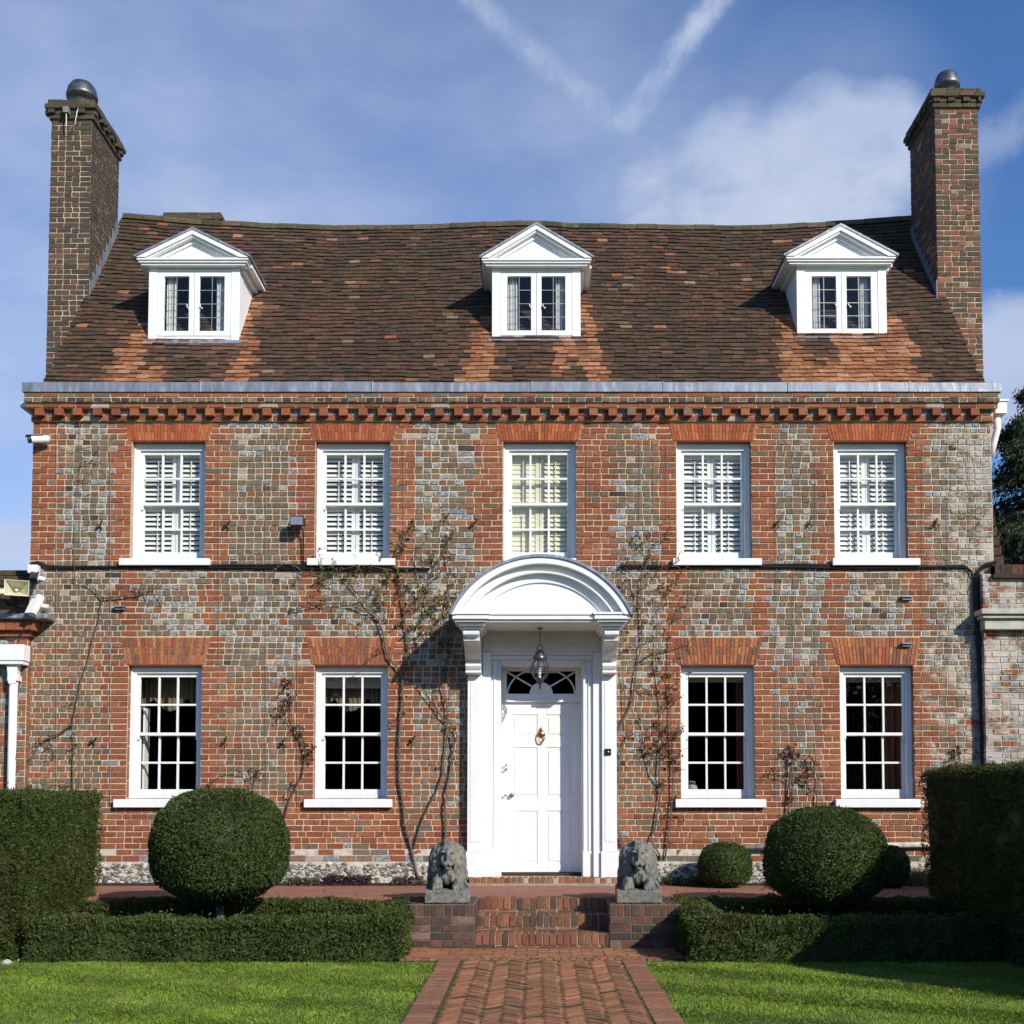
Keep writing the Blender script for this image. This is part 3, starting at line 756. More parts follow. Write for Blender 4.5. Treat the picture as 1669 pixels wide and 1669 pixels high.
def blind(i, h, label):
    _, a, b, zb, zt = LW[i]; mb = MB(); mb.box(a-.03, b+.03, YW+.2, YW+.206, zt-h, zt+.06); mb.box(a-.03, b+.03, YW+.195, YW+.212, zt-h-.02, zt-h)
    tag(mb.build('roller_blind', 'grey_cloth'), label, 'blind')
blind(1, .155, 'grey roller blind pulled down a little in lower window left of door')
blind(2, .075, 'thin edge of grey roller blind in lower window next right of door')
blind(3, .075, 'thin edge of grey roller blind in rightmost lower window above the tall hedge')
for i, fr, lb in ((0, 0, 'narrow strip of white shutter folded inside the leftmost lower window'),):
    _, a, b, zb, zt = LW[i]; mb = MB()
    mb.box(a+.035, a+.06, YW+.15, YW+.34, zb+.1, zt-.44); tag(mb.build('folded_shutter', 'shutter_paint'), lb, 'shutter')
for i, lb in ((2, 'orange brown curtain at right edge of lower window next right of door'), (3, 'orange brown curtain at right edge of rightmost lower window')):
    _, a, b, zb, zt = LW[i]; mb = MB(); y = YW+.3; wd = .10 if i == 2 else .22
    for k in range(8):
        xa_, xb_ = b-wd+wd*1.1*k/8, b-wd+wd*1.1*(k+1)/8; y0 = y+.02*math.sin(k*2.2); y1 = y+.02*math.sin((k+1)*2.2)
        mb.quad((xa_, y0, zb), (xb_, y1, zb), (xb_, y1, zt), (xa_, y0, zt))
    tag(mb.build('curtain', 'orange_cloth'), lb, 'curtain')
lamp = empty('table_lamp', (wx(1127, 1270, .6), .62, wz(1127, 1298, .6)), 'pale cone table lamp inside lower window next right of door', 'lamp')
lb = MB(); lb.lathe([(.05, .20), (.14, .02), (.138, .02)], 0, 0, 20); lb.lathe([(.05, .20), (.001, .21)], 0, 0, 20); lb.build('lamp_shade', 'grey_cloth', lamp, smooth=True)
lb = MB(); lb.lathe([(.07, -.3), (.07, -.27), (.02, -.24), (.03, -.1), (.015, .0), (.015, .1)], 0, 0, 14); lb.build('lamp_base', 'brass', lamp, smooth=True)

# ---- porch and door
YP = -1.0                                           # front of the hood
ZS = wz(880, 1001, YP); HL = wx(733, 1000, YP); HR = wx(1031, 1000, YP); HC = (HL+HR)/2; hc = (HR-HL)/2; hh = wz(880, 905, YP)-ZS
RR = (hc*hc+hh*hh)/(2*hh); ZCN = ZS+hh-RR; A0 = math.asin(hc/RR)
porch = MB()
def arcring(mb, r0, r1, y0, y1, clip=ZS, n=44):
    poly_o = []; poly_i = []
    for k in range(n+1):
        a = -A0+2*A0*k/n
        for r, l in ((r1, poly_o), (r0, poly_i)):
            zz = ZCN+r*math.cos(a); xx = HC+r*math.sin(a); l.append((xx, max(zz, clip)))
    for k in range(n):
        q = [poly_i[k], poly_i[k+1], poly_o[k+1], poly_o[k]]
        if abs(q[0][1]-q[3][1]) < 1e-6 and abs(q[1][1]-q[2][1]) < 1e-6: continue
        v = [(p[0], y0, p[1]) for p in q]+[(p[0], y1, p[1]) for p in q]
        mb.add(v, [(0, 1, 2, 3), (0, 4, 5, 1), (3, 2, 6, 7), (7, 6, 5, 4)])
arcring(porch, RR-.10, RR-.022, YP, -.002); arcring(porch, RR-.185, RR-.10, YP+.10, -.3); arcring(porch, RR-.205, RR-.185, YP+.065, -.3); arcring(porch, RR-.31, RR-.205, YP+.155, -.3)
n = 40; poly = [(HC+(RR-.29)*math.sin(-A0+2*A0*k/n), max(ZS, ZCN+(RR-.29)*math.cos(-A0+2*A0*k/n))) for k in range(n+1)]
porch.prism(poly, 'y', YP+.18, -.01)
# entablature, breaking forward over the brackets
bl0, bl1 = wx(757, 1050, -.5), wx(783, 1050, -.5); br0, br1 = wx(983, 1050, -.5), wx(1006, 1050, -.5)
eb = [(.0, .032, .0), (-.055, .0, .018), (-.085, -.055, .05)]
for (d0, d1, ins) in eb:
    porch.box(HL+.03+ins, HR-.03-ins, YP+.035+ins, -.003, ZS+d0, ZS+d1-.001)
    for (l, r) in ((HL+.012+ins, bl1+.15-ins), (br0-.15+ins, HR-.012-ins)): porch.box(l, r, YP+.006+ins, -.30, ZS+d0+.0015, ZS+d1-.0025)
for (l, r) in ((HL+.10, bl1+.07), (br0-.07, HR-.10)):
    porch.box(l, r, YP+.11, -.006, ZS-.125, ZS-.086); porch.box(l+.03, r-.03, YP+.16, -.006, ZS-.16, ZS-.126)
po = porch.build('porch', 'white_paint', house, bevel=.003)
lead = MB(); arcring(lead, RR-.021, RR+.012, YP-.022, .0, ZS-.015, 50); lead.build('lead_hood', 'lead', po)
ZPB = wz(780, 1100, -.15); ZBT = ZS-.161; ZST = ZTER+.10
def console(l, r):
    mb = MB(); h = ZBT-ZPB
    pts = [(-.13, 0), (-.20, 0), (-.225, .03*h), (-.225, .08*h), (-.205, .10*h), (-.235, .13*h), (-.255, .2*h), (-.25, .27*h), (-.225, .31*h), (-.25, .35*h), (-.30, .39*h), (-.34, .45*h), (-.40, .58*h), (-.47, .68*h), (-.55, .72*h), (-.59, .73*h), (-.60, .80*h), (-.58, .82*h), (-.62, .84*h), (-.655, .87*h), (-.66, .95*h), (-.64, h), (-.02, h), (-.02, 0)]
    pts = [(p[0]*(1.24 if p[0] < -.15 else 1), p[1]) for p in pts]
    mb.prism([(p[0], ZPB+p[1]) for p in pts], 'x', l, r)
    mb.prism([(p[0]+.02, ZPB+p[1]*.94+.01) for p in pts[:-2]]+[(-.02, ZPB+h*.9), (-.02, ZPB+.01)], 'x', l+.03, r-.03)
    return mb.build('bracket', 'white_paint', po, bevel=.006)
console(bl0, bl1); console(br0, br1)
px_ = lambda p, y=-.12: wx(p, 1250, y)
for side in (0, 1):
    m = lambda p: p if side == 0 else 1767-p
    mb = MB()
    def seg(a, b, y0, z0, z1, y1=-.004):
        l, r = sorted((px_(m(a)), px_(m(b)))); mb.box(l, r, y0, y1, z0, z1)
    seg(762, 786, -.150, ZST+.33, ZPB-.002); seg(786.2, 800, -.105, ZST+.33, ZPB+.30); seg(800.2, 816, -.055, ZST+.33, ZPB+.02)
    seg(766.5, 781.5, -.156, ZST+.45, ZPB-.09)
    seg(760, 788, -.165, ZST, ZST+.328); seg(788.2, 800, -.125, ZST, ZST+.328); seg(800.2, 817, -.075, ZST, ZST+.328)
    l, r = sorted((px_(m(804)), px_(m(808)))); mb.box(l, r, -.07, -.056, ZST+.33, wz(880, 1078, -.07))
    mb.build('pilaster', 'white_paint', po, bevel=.004)
ar = MB()                                           # frieze and architrave over the door
for (a, b, p0, p1, y) in ((786.5, 980.5, 1012, 1053, -.03), (786.5, 980.5, 1053.3, 1062, -.06), (800.5, 966.5, 1062.4, 1068, -.085), (800.5, 966.5, 1068.4, 1075, -.062), (816.5, 950.5, 1075.4, 1084, -.04)):
    ar.box(px_(a), px_(b), y, -.001, wz(880, p1, -.06), wz(880, p0, -.06))
ar.build('architrave', 'white_paint', po, bevel=.003)
YD = .30
bk = MB(); bk.box(px_(763), DX0-.001, -.022, -.0005, ZST+.02, ZBT); bk.box(DX1+.001, px_(1003), -.022, -.0005, ZST+.02, ZBT); bk.box(DX0+.001, DX1-.001, -.021, -.0007, DZT+.002, ZBT-.002); bk.build('backing_board', 'white_paint', po)
dl, dr = px_(815.5), px_(951); db = ZTER+.135; dt = wz(880, 1145, YD-.04)
jb = MB()                                           # jamb linings and transom with fanlight opening
jb.box(DX0+.0, DX0+.035, -.02, YD+.06, ZST, DZT-.002); jb.box(DX1-.035, DX1, -.02, YD+.06, ZST, DZT-.002)
f0, f1 = wx(826, 1110, YD), wx(938, 1110, YD); g0, g1 = wz(880, 1131, YD), wz(880, 1094, YD)
jb.box(DX0+.036, f0, YD-.02, YD+.05, dt+.002, DZT-.003); jb.box(f1, DX1-.036, YD-.02, YD+.05, dt+.002, DZT-.003)
jb.box(f0, f1, YD-.02, YD+.05, dt+.002, g0); jb.box(f0, f1, YD-.02, YD+.05, g1, DZT-.003)
jb.box(DX0+.036, DX1-.036, YD-.045, YD-.0205, dt+.004, dt+.035)
jb.box(DX0+.036, DX1-.036, -.02, YD-.021, DZT-.022, DZT-.0025)
fo = jb.build('door_frame', 'white_paint', po, bevel=.004)
fb = MB(); fc = (f0+f1)/2; r0 = wx(901, 1131, YD)-wx(882, 1131, YD)
fb.prism([(fc+r0*math.cos(math.pi*k/16), g0+r0*math.sin(math.pi*k/16)) for k in range(17)], 'y', YD-.006, YD+.03)
def bar2(pts, w=.020):
    for (ax, az), (bx_, bz) in zip(pts[:-1], pts[1:]):
        d = Vector((bx_-ax, bz-az)); d.normalize(); nx, nz = -d.y*w/2, d.x*w/2; e = .003
        fb.prism([(ax-nx-d.x*e, az-nz-d.y*e), (bx_-nx+d.x*e, bz-nz+d.y*e), (bx_+nx+d.x*e, bz+nz+d.y*e), (ax+nx-d.x*e, az+nz-d.y*e)], 'y', YD-.001, YD+.024)
ra = (f1-f0)/2-.01
bar2([(fc+ra*math.cos(math.pi*k/20), g0+(g1-g0)*1.12*math.sin(math.pi*k/20)) for k in range(0, 8)]); bar2([(fc+ra*math.cos(math.pi*k/20), g0+(g1-g0)*1.12*math.sin(math.pi*k/20)) for k in range(13, 21)])
bar2([(fc+ra*math.cos(math.pi*k/20), min(g1-.012, g0+(g1-g0)*1.12*math.sin(math.pi*k/20))) for k in range(7, 14)])
bar2([(fc-r0*.7, g0+r0*.6), (f0+.005, g1-.01)]); bar2([(fc+r0*.7, g0+r0*.6), (f1-.005, g1-.01)]); bar2([(fc, g0+r0), (fc, g1)])
fb.build('fanlight_bars', 'white_paint', po)
gp = MB(); gp.box(f0, f1, YD+.032, YD+.036, g0, g1); gp.build('fanlight_pane', 'glass', po)
d = MB(); d.box(DX0+.037, DX1-.037, YD+.012, YD+.05, db, dt-.002)
dW = DX1-DX0-.074; dx = DX0+.037; dH = dt-.002-db
cols = [(.13, .45), (.56, .88)]; rows = [(.05, .36), (.44, .735), (.80, .93)]
sx_ = [0]+[c for p in cols for c in p]+[1]; 
d.box(dx, dx+dW*.13, YD, YD+.0118, db, db+dH); d.box(dx+dW*.45, dx+dW*.56, YD, YD+.0118, db, db+dH); d.box(dx+dW*.88, dx+dW, YD, YD+.0118, db, db+dH)
zc = [0]+[r for p in rows for r in p]+[1]
for k in range(0, 8, 2):
    for c0, c1 in cols: d.box(dx+dW*c0+.0005, dx+dW*c1-.0005, YD+.0003, YD+.0118, db+dH*zc[k], db+dH*zc[k+1])
for r0_, r1_ in rows:
    for c0, c1 in cols: d.box(dx+dW*c0+.035, dx+dW*c1-.035, YD+.004, YD+.0121, db+dH*r0_+.035, db+dH*r1_-.035)
door = d.build('door', 'white_paint', house, bevel=.004)
kx, kz = wx(882, 1199, YD), wz(882, 1199, YD)
k = MB(); k.lathe([(.001, .115), (.012, .105), (.02, .09), (.008, .08), (.02, .07), (.001, .068)], 0, 0, 12)
k.lathe([(.001, -.125), (.01, -.115), (.016, -.10), (.006, -.09), (.001, -.085)], 0, 0, 12)
k.v = [(v[0]+kx, v[1]+YD-.015, v[2]+kz) for v in k.v]
n0 = len(k.v); k.lathe([(.001, .075), (.03, .065), (.052, .03), (.05, -.0), (.03, -.02), (.001, -.03)], 0, 0, 16); k.v[n0:] = [(v[0]+kx, v[1]*.45+YD-.015, v[2]+kz) for v in k.v[n0:]]
k.tube([(kx-.048, YD-.03, kz+.01), (kx-.045, YD-.035, kz-.04), (kx-.02, YD-.04, kz-.085), (kx, YD-.04, kz-.095), (kx+.02, YD-.04, kz-.085), (kx+.045, YD-.035, kz-.04), (kx+.048, YD-.03, kz+.01)], .009, 8)
k.build('knocker', 'brass', door, smooth=True)
def knob(p, q, r, name, mat):
    x, z = at(p, q, YD); m = MB(); m.lathe([(r*.5, 0), (r*.4, .02), (r, .035), (r, .05), (r*.6, .06), (.001, .062)], 0, 0, 16)
    m.v = [(x+v[0], YD-.001-v[2], z+v[1]) for v in m.v]; m.build(name, mat, door, smooth=True)
knob(834, 1296, .032, 'knob', 'steel'); knob(824, 1296, .016, 'keyhole_cover', 'steel'); knob(825, 1254, .02, 'lock', 'steel'); knob(825, 1247, .016, 'lock_cover', 'brass')
th = MB(); th.box(DX0+.036, DX1-.036, YD-.16, YD+.05, ZST, db-.006); th.build('threshold', 'brown_mat', door)
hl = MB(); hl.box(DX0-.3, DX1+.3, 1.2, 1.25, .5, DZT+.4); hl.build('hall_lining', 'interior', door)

# doorbell
x, z = at(991, 1226, -.16); bell = empty('doorbell', (x, -.157, z), 'small dark square doorbell on right white pilaster of the porch', 'doorbell')
m = MB(); m.box(-.04, .04, -.018, 0, -.04, .045); m.build('plate', 'dark_iron', bell, bevel=.006)
m = MB(); m.lathe([(.014, 0), (.014, .01), (.001, .014)], 0, 0, 14); m.v = [(v[0], -.018-v[2], v[1]) for v in m.v]; m.build('button', 'brass', bell)

# ---- hanging lantern
YLn = -.42; lx, lz = at(880, 1090, YLn)
lan = empty('hanging_lantern', (lx, YLn, lz), 'pewter and glass egg shaped lantern hanging under the porch hood', 'lantern')
topz = ZS-.087-lz
m = MB(); m.tube([(0, 0, topz), (.003, 0, topz*.6), (-.004, 0, .30)], .006, 6); m.lathe([(.04, topz-.002), (.03, topz-.02), (.001, topz-.025)], 0, 0, 14)
m.tube([(.035*math.cos(a), 0, .265+.035*math.sin(a)) for a in [2*math.pi*i/14 for i in range(15)]], .006, 6); m.build('chain', 'pewter', lan, smooth=True)
m = MB(); m.lathe([(.03, .24), (.045, .23), (.045, .215), (.055, .21), (.06, .18), (.085, .15), (.09, .125), (.07, .11), (.072, .10), (.0, .1)], 0, 0, 20); m.build('cap', 'pewter', lan, smooth=True)
egg = [(.072, .10), (.095, .07), (.112, .02), (.115, -.02), (.10, -.075), (.075, -.115), (.045, -.145)]
m = MB(); m.lathe(egg, 0, 0, 20); m.build('glass_bowl', 'glass', lan, smooth=True)
m = MB()
for i in range(8):
    a = 2*math.pi*i/8+.2; m.tube([(r*1.02*math.cos(a), r*1.02*math.sin(a), z) for r, z in egg], .0055, 6)
for q in (2, 3):
    r, z = egg[q]; m.tube([(r*1.03*math.cos(2*math.pi*i/20), r*1.03*math.sin(2*math.pi*i/20), z) for i in range(21)], .006, 6, caps=False)
m.build('cage', 'pewter', lan)
m = MB(); m.lathe([(.05, -.14), (.05, -.155), (.025, -.17), (.035, -.19), (.012, -.21), (.014, -.25), (.001, -.27)], 0, 0, 16); m.build('finial', 'pewter', lan, smooth=True)
m = MB(); m.lathe([(.02, -.12), (.02, .0), (.001, .01)], 0, 0, 12); m.build('bulb_holder', 'white_plastic', lan)

# ------------------------------------------------------------------ side wings
def wing(name, label, x0, x1, ztop, zled, yf, lefty):
    w = empty(name, ((x0+x1)/2, yf, 0), label, 'building'); ox = (x0+x1)/2
    mb = MB(); mb.box(x0, x1, yf, yf+3, .2, ztop, mi=1); zz = ZTER
    k = 0
    while zz < ztop-.02:
        x = x0; 
        while x < x1-.02:
            wd = (.222 if random.random() < .4 else .112)*U(.95, 1.05); xe = min(x1, x+wd); xe = x1 if x1-xe < .05 else xe
            tb = ((3, RED), (3, BROWN), (2, GREY), (1, BLUE), (1.5, TAN)) if lefty else ((2, RED), (2, PALE), (2, GREY), (2, BLUE), (1.5, BROWN), (1, ORANGE))
            put_brick(mb, Vector((0, yf, 0)), X_, Z_, -Y_, x+.0045, xe-.0045, zz+.0045, zz+CH-.0045, pick(tb), .009, .003); x = xe
        x = 0
        while x < .6:
            put_brick(mb, Vector((x1 if lefty else x0, yf if lefty else yf+.6, 0)), Y_ if lefty else -Y_, Z_, X_ if lefty else -X_, x+.004, x+.108, zz+.0045, zz+CH-.0045, pick(((3, RED), (2, BROWN))), .009, .003); x += .112
        zz += CH; k += 1
    mb.build('wall', ['brick', 'mortar'], w, offset=(ox, yf, 0))
    return w, ox
# left
yL = -.10
xw = wx(44, 1100, yL); zt_ = wz(20, 1004, yL)
wl, ox = wing('side_wing', 'low brick side wing with lead ledge and tiled coping left of the house', xw-6, xw, zt_, 0, yL, True)
mb = MB(); z0 = wz(20, 1027, yL-.12); z1 = wz(20, 1010, yL-.12)
for x in np.arange(xw-3, xw+.1, .115): put_brick(mb, Vector((0, yL-.12, 0)), X_, Z_, -Y_, x+.004, x+.111, z0+.004, z1-.004, pick(((3, RED), (2, ORANGE))), .008, .003)
mb.box(xw-6, xw+.13, yL-.118, yL+.1, z0, z1, (.3, .1, .05)); mb.box(xw-6, xw+.06, yL-.06, yL+.1, z0-.07, z0-.001, (.25, .09, .05)); mb.build('brick_band', ['plain_brick'], wl, offset=(ox, yL, 0))
mb = MB(); mb.box(xw-6, wx(76, 1003, yL-.2), yL-.2, yL+.5, z1+.001, z1+.075); mb.build('lead_ledge', 'lead', wl, bevel=.02, offset=(ox, yL, 0))
mb = MB(); yb = yL+.7
zt3 = wz(20, 926, yb)
for k in range(4):
    for x in np.arange(xw-3, xw-.02, .17):
        p = k*.075; mb.box(x, x+.165, yb-.12-p, yb-p, zt3-.12-k*.085+U(-.01, .01), zt3-.06-k*.085, pick(((3, (.08, .055, .035)), (1, (.12, .07, .04)), (1, (.07, .065, .035)))))
mb.box(xw-6, xw-.02, yb-.06, yb+.4, z1, zt3-.04, (.12, .08, .05)); mb.build('coping', 'tile', wl, offset=(ox, yL, 0))
# right
yRt = -.10; xr_ = wx(1603, 1100, yRt)
wr, ox2 = wing('side_wing', 'low weathered brick side wing with stone band right of the house', xr_, xr_+6, wz(1650, 936, yRt+.02), 0, yRt, False)
mb = MB(); za_, zb_ = wz(1640, 992, yRt-.2), wz(1640, 1022, yRt-.2)
xs_ = wx(1600, 1000, yRt-.22)
mb.box(xs_, xr_+6, yRt-.22, yRt+.05, za_-.07, za_); mb.box(xs_+.03, xr_+6, yRt-.18, yRt+.05, za_-.12, za_-.071); mb.box(xs_+.07, xr_+6, yRt-.13, yRt+.05, zb_-.02, za_-.121); mb.build('stone_band', 'stone_band', wr, bevel=.01, offset=(ox2, yRt, 0))
mb = MB(); zc_ = wz(1650, 936, yRt-.04)
for x in np.arange(xr_+.16, xr_+4, .075): mb.box(x, x+.068, yRt-.05, yRt+.3, zc_, zc_+.13+U(-.006, .006), pick(((3, (.07, .045, .035)), (1, (.12, .06, .04)))))
mb.box(xr_+.16, xr_+6, yRt-.04, yRt+.3, zc_, zc_+.11, (.2, .17, .12)); mb.box(xr_+.13, xr_+6, yRt-.075, yRt+.3, zc_-.05, zc_-.001, (.05, .035, .03)); mb.build('coping', 'tile', wr, offset=(ox2, yRt, 0))
# rear wing roof seen past the right corner
ox3 = wx(1625, 870, 3.5); rw = empty('rear_wing', (ox3+.2, 4, 0), 'sliver of brown tiled rear wing behind the right house corner', 'building')
mb = MB(); zt4, zb4 = wz(1625, 828, 3.5), wz(1640, 918, 3.5)
for k in range(12):
    z0 = zb4-1+(zt4-zb4+1)*k/12; z1 = zb4-1+(zt4-zb4+1)*(k+1)/12
    xe = ox3+.24-.03*k
    for j, y in enumerate(np.arange(3.4, 7.5, .17)): mb.box(xr_-1.0, xe+U(-.01, .01), y, y+.165, z0-.02, z1+.0, pick(((3, (.075, .045, .03)), (1, (.10, .055, .035)))))
mb.build('tiled_slope', 'tile', rw, offset=(ox3+.2, 4, 0))
mb = MB(); mb.box(xr_-1, ox3+.15, 3.6, 7.4, .3, zb4-1.0); mb.build('wall', 'side_brick', rw, offset=(ox3+.2, 4, 0))

# ------------------------------------------------------------------ pipes, cables, small fittings
x, _ = at(20, 1200, yL-.1); pipe = empty('drainpipe', (x, yL-.1, ZTER), 'white painted drainpipe with square hopper head left of the house', 'drainpipe')
zq = lambda p: wz(20, p, yL-.1)-ZTER
m = MB(); m.tube([(0, 0, 0), (0, 0, zq(1112))], .052, 14); m.build('pipe', 'white_paint', pipe, smooth=True)
m = MB(); m.prism([(-.045, zq(1115)), (.045, zq(1115)), (.075, zq(1080)), (-.075, zq(1080))], 'y', -.06, .06); m.box(-.17, .17, -.12, .09, zq(1078), zq(1052)); m.box(-.155, .155, -.105, .09, zq(1084), zq(1078)-.001); m.build('hopper', 'white_paint', pipe, bevel=.006)
m = MB(); m.box(-.06, .075, -.055, .07, zq(1110), zq(1102)); m.lathe([(.05, zq(1120)), (.055, zq(1118)), (.055, zq(1113)), (.05, zq(1111))], 0, 0, 16); m.build('pipe_bracket', 'white_paint', pipe)
m = MB(); m.tube([(-.25, -.03, zq(1040)), (0, -.06, zq(1046)), (.1, -.05, zq(1035)), (.14, .0, zq(1020))], .008, 5); tag(m.build('cable', 'black_plastic', offset=(-x, -(yL-.1), -ZTER)), 'thin black cable looped over the white hopper head', 'cable')
# black cable bundle across the facade
m = MB()
def run(pts, r, y=-.035):
    m.tube([(wx(a, b, y), y+U(-.004, .004), wz(a, b, y)) for a, b in pts], r, 6)
for j in range(3):
    o = j*1.6-1.6
    pts = [(48, 930+o), (50, 919), (62, 917+o), (78, 924+o)]+[(a, 924+o+1.5*math.sin(a*.011+j)+U(-.5, .5)+(3 if 560 < a < 760 else 0)) for a in range(100, 740, 40)]
    run(pts, .014)
    run([(a, 923+o+1.2*math.sin(a*.013+j)+U(-.4, .4)) for a in range(1010, 1560, 40)]+[(1572, 923+o), (1582, 930), (1590, 948)], .014)
for j in range(5):
    o = (j-2)*1.7
    run([(1623, 915+j*.6), (1605, 921+o*.4), (1595, 930), (1591+o, 950), (1591+o, 980), (1594+o, 1020), (1598+o, 1080), (1602+o, 1160), (1605+o, 1260)], .017, -.045-.012*(j % 2))
tag(m.build('cable_bundle', 'black_plastic'), 'black cable bundle crossing the facade between storeys and dropping at right corner', 'cable')
def security_camera(px, py, y, tilt, yaw, label, big=1.0, hood=False):
    x, z = at(px, py, y); e = empty('security_camera', (x, y, z), label, 'security camera', 'white security cameras at left house corner')
    rot = Matrix.Rotation(yaw, 3, 'Z') @ Matrix.Rotation(tilt, 3, 'X')
    def put(mb, name, mat, **k):
        mb.v = [tuple(rot @ Vector(v)) for v in mb.v]; return mb.build(name, mat, e, **k)
    m = MB(); m.tube([(0, .12, 0), (0, -.10*big, 0)], .05*big, 16); put(m, 'camera_body', 'white_plastic', smooth=False)
    m = MB(); m.tube([(0, -.101*big, 0), (0, -.14*big, 0)], [.044*big, .05*big], 16); m.box(-.05*big, .05*big, -.16*big, .05, .045*big, .055*big); put(m, 'lens_hood', 'black_plastic' if not hood else 'white_plastic')
    m = MB(); m.tube([(.0, .1, 0), (.03, .14, .0), (.05, -y+.0 if False else .2, -.01)], [.03, .03, .045], 12); m.build('mount', 'white_plastic', e, smooth=True)
security_camera(64, 716, -.14, R(10), R(-60), 'white security camera with black lens hood high under the cornice corner')
security_camera(57, 940, -.16, R(35), R(15), 'white security camera under square box at the left end of the black cable')
security_camera(60, 985, -.30, R(60), R(-20), 'white hooded security camera lowest at the left corner, above the lead ledge', 1.15, True)
x, z = at(55, 928, -.12); m = MB(); m.box(x-.065, x+.065, -.17, -.06, z-.055, z+.055); m.box(x-.03, x+.03, -.06, -.005, z-.03, z+.03); tag(m.build('junction_box', 'white_plastic', bevel=.01), 'square white junction box at the left end of the black cable', 'junction box')
def horn(px, py, yaw, label):
    y = -.42; x, z = at(px, py, y); e = empty('horn_loudspeaker', (x, y, z), label, 'loudspeaker', 'cream horn loudspeakers above left wing')
    e.rotation_euler = (0, 0, yaw)
    m = MB(); a = [(s*.05, .02, t*.04) for s, t in ((-1, -1), (1, -1), (1, 1), (-1, 1))]; b = [(s*.145, -.20, t*.10) for s, t in ((-1, -1), (1, -1), (1, 1), (-1, 1))]
    c = [(s*.135, -.195, t*.09) for s, t in ((-1, -1), (1, -1), (1, 1), (-1, 1))]; d_ = [(s*.04, .0, t*.03) for s, t in ((-1, -1), (1, -1), (1, 1), (-1, 1))]
    m.add(a+b+c+d_, [(i, (i+1) % 4, 4+(i+1) % 4, 4+i) for i in range(4)]+[(4+i, 4+(i+1) % 4, 8+(i+1) % 4, 8+i) for i in range(4)]+[(8+i, 8+(i+1) % 4, 12+(i+1) % 4, 12+i) for i in range(4)]+[(12, 13, 14, 15), (3, 2, 1, 0)]); m.build('flare', 'cream_plastic', e)
    m = MB(); m.tube([(0, .02, 0), (0, .16, 0)], [.06, .07], 16); m.build('driver', 'cream_plastic', e, smooth=True)
    m = MB(); m.tube([(0, .12, -.05), (0, .14, -.12), (0, .6, -.14)], .015, 8); m.build('bracket', 'dark_iron', e)
    m = MB(); m.lathe([(.02, 0), (.018, .02), (.001, .03)], 0, 0, 12); m.v = [(v[0], -.03-v[2], v[1]) for v in m.v]; m.build('throat', 'white_plastic', e)
horn(27, 962, R(24), 'cream rectangular horn loudspeaker above the lead ledge, beside the corner cameras')
horn(-6, 966, R(-35), 'cream horn loudspeaker cut by the left picture edge above the lead ledge')
# floodlight
x, z = at(485, 851, -.16); fl = empty('floodlight', (x, -.16, z), 'dark green floodlight on a short pole beside second upper window', 'floodlight')
m = MB(); m.prism([(-.07, -.07), (.06, -.045), (.06, .06), (-.05, .075)], 'x', -.09, .09); m.build('lamp_housing', 'dark_iron', fl, bevel=.008)
m = MB(); m.box(-.078, .078, -.078, -.071, -.05, .055); m.build('lamp_glass', 'lead', fl)
m = MB(); zz = wz(490, 923, -.05)-z; m.tube([(.04, .02, -.05), (.055, .06, -.09), (.058, .10, -.14), (.058, .12, zz)], .010, 8); m.build('pole', 'dark_iron', fl)
m = MB(); m.tube([(-.08, .05, -.02), (-.14, .1, .0), (-.15, .12, -.05), (-.1, .13, -.07)], .008, 6); m.build('wire', 'black_plastic', fl)
# white eaves gutter end at the right corner
x, z = at(1619, 672, .5); ge = empty('gutter_end', (x, .5, z), 'white gutter end and downpipe neck under cornice at right corner', 'gutter')
m = MB(); m.box(-.03, .13, -.15, .5, -.06, .10); m.box(-.05, .15, -.17, .5, .10, .13); m.build('gutter_box', 'white_paint', ge, bevel=.006)
m = MB(); m.tube([(.03, -.05, -.06), (.03, -.05, -.25), (-.02, -.03, -.45), (-.05, 0, -.62)], .045, 10); m.tube([(-.03, .3, -.6), (.02, .3, -2.2)], .02, 8); m.build('downpipe', 'white_paint', ge, smooth=True)
x, z = at(37, 662, .3); ge = empty('gutter_end', (x, .3, z), 'small white gutter end under cornice at left corner', 'gutter'); m = MB(); m.box(.0, .10, -.1, .5, -.05, .03); m.build('gutter_box', 'white_paint', ge, bevel=.02)

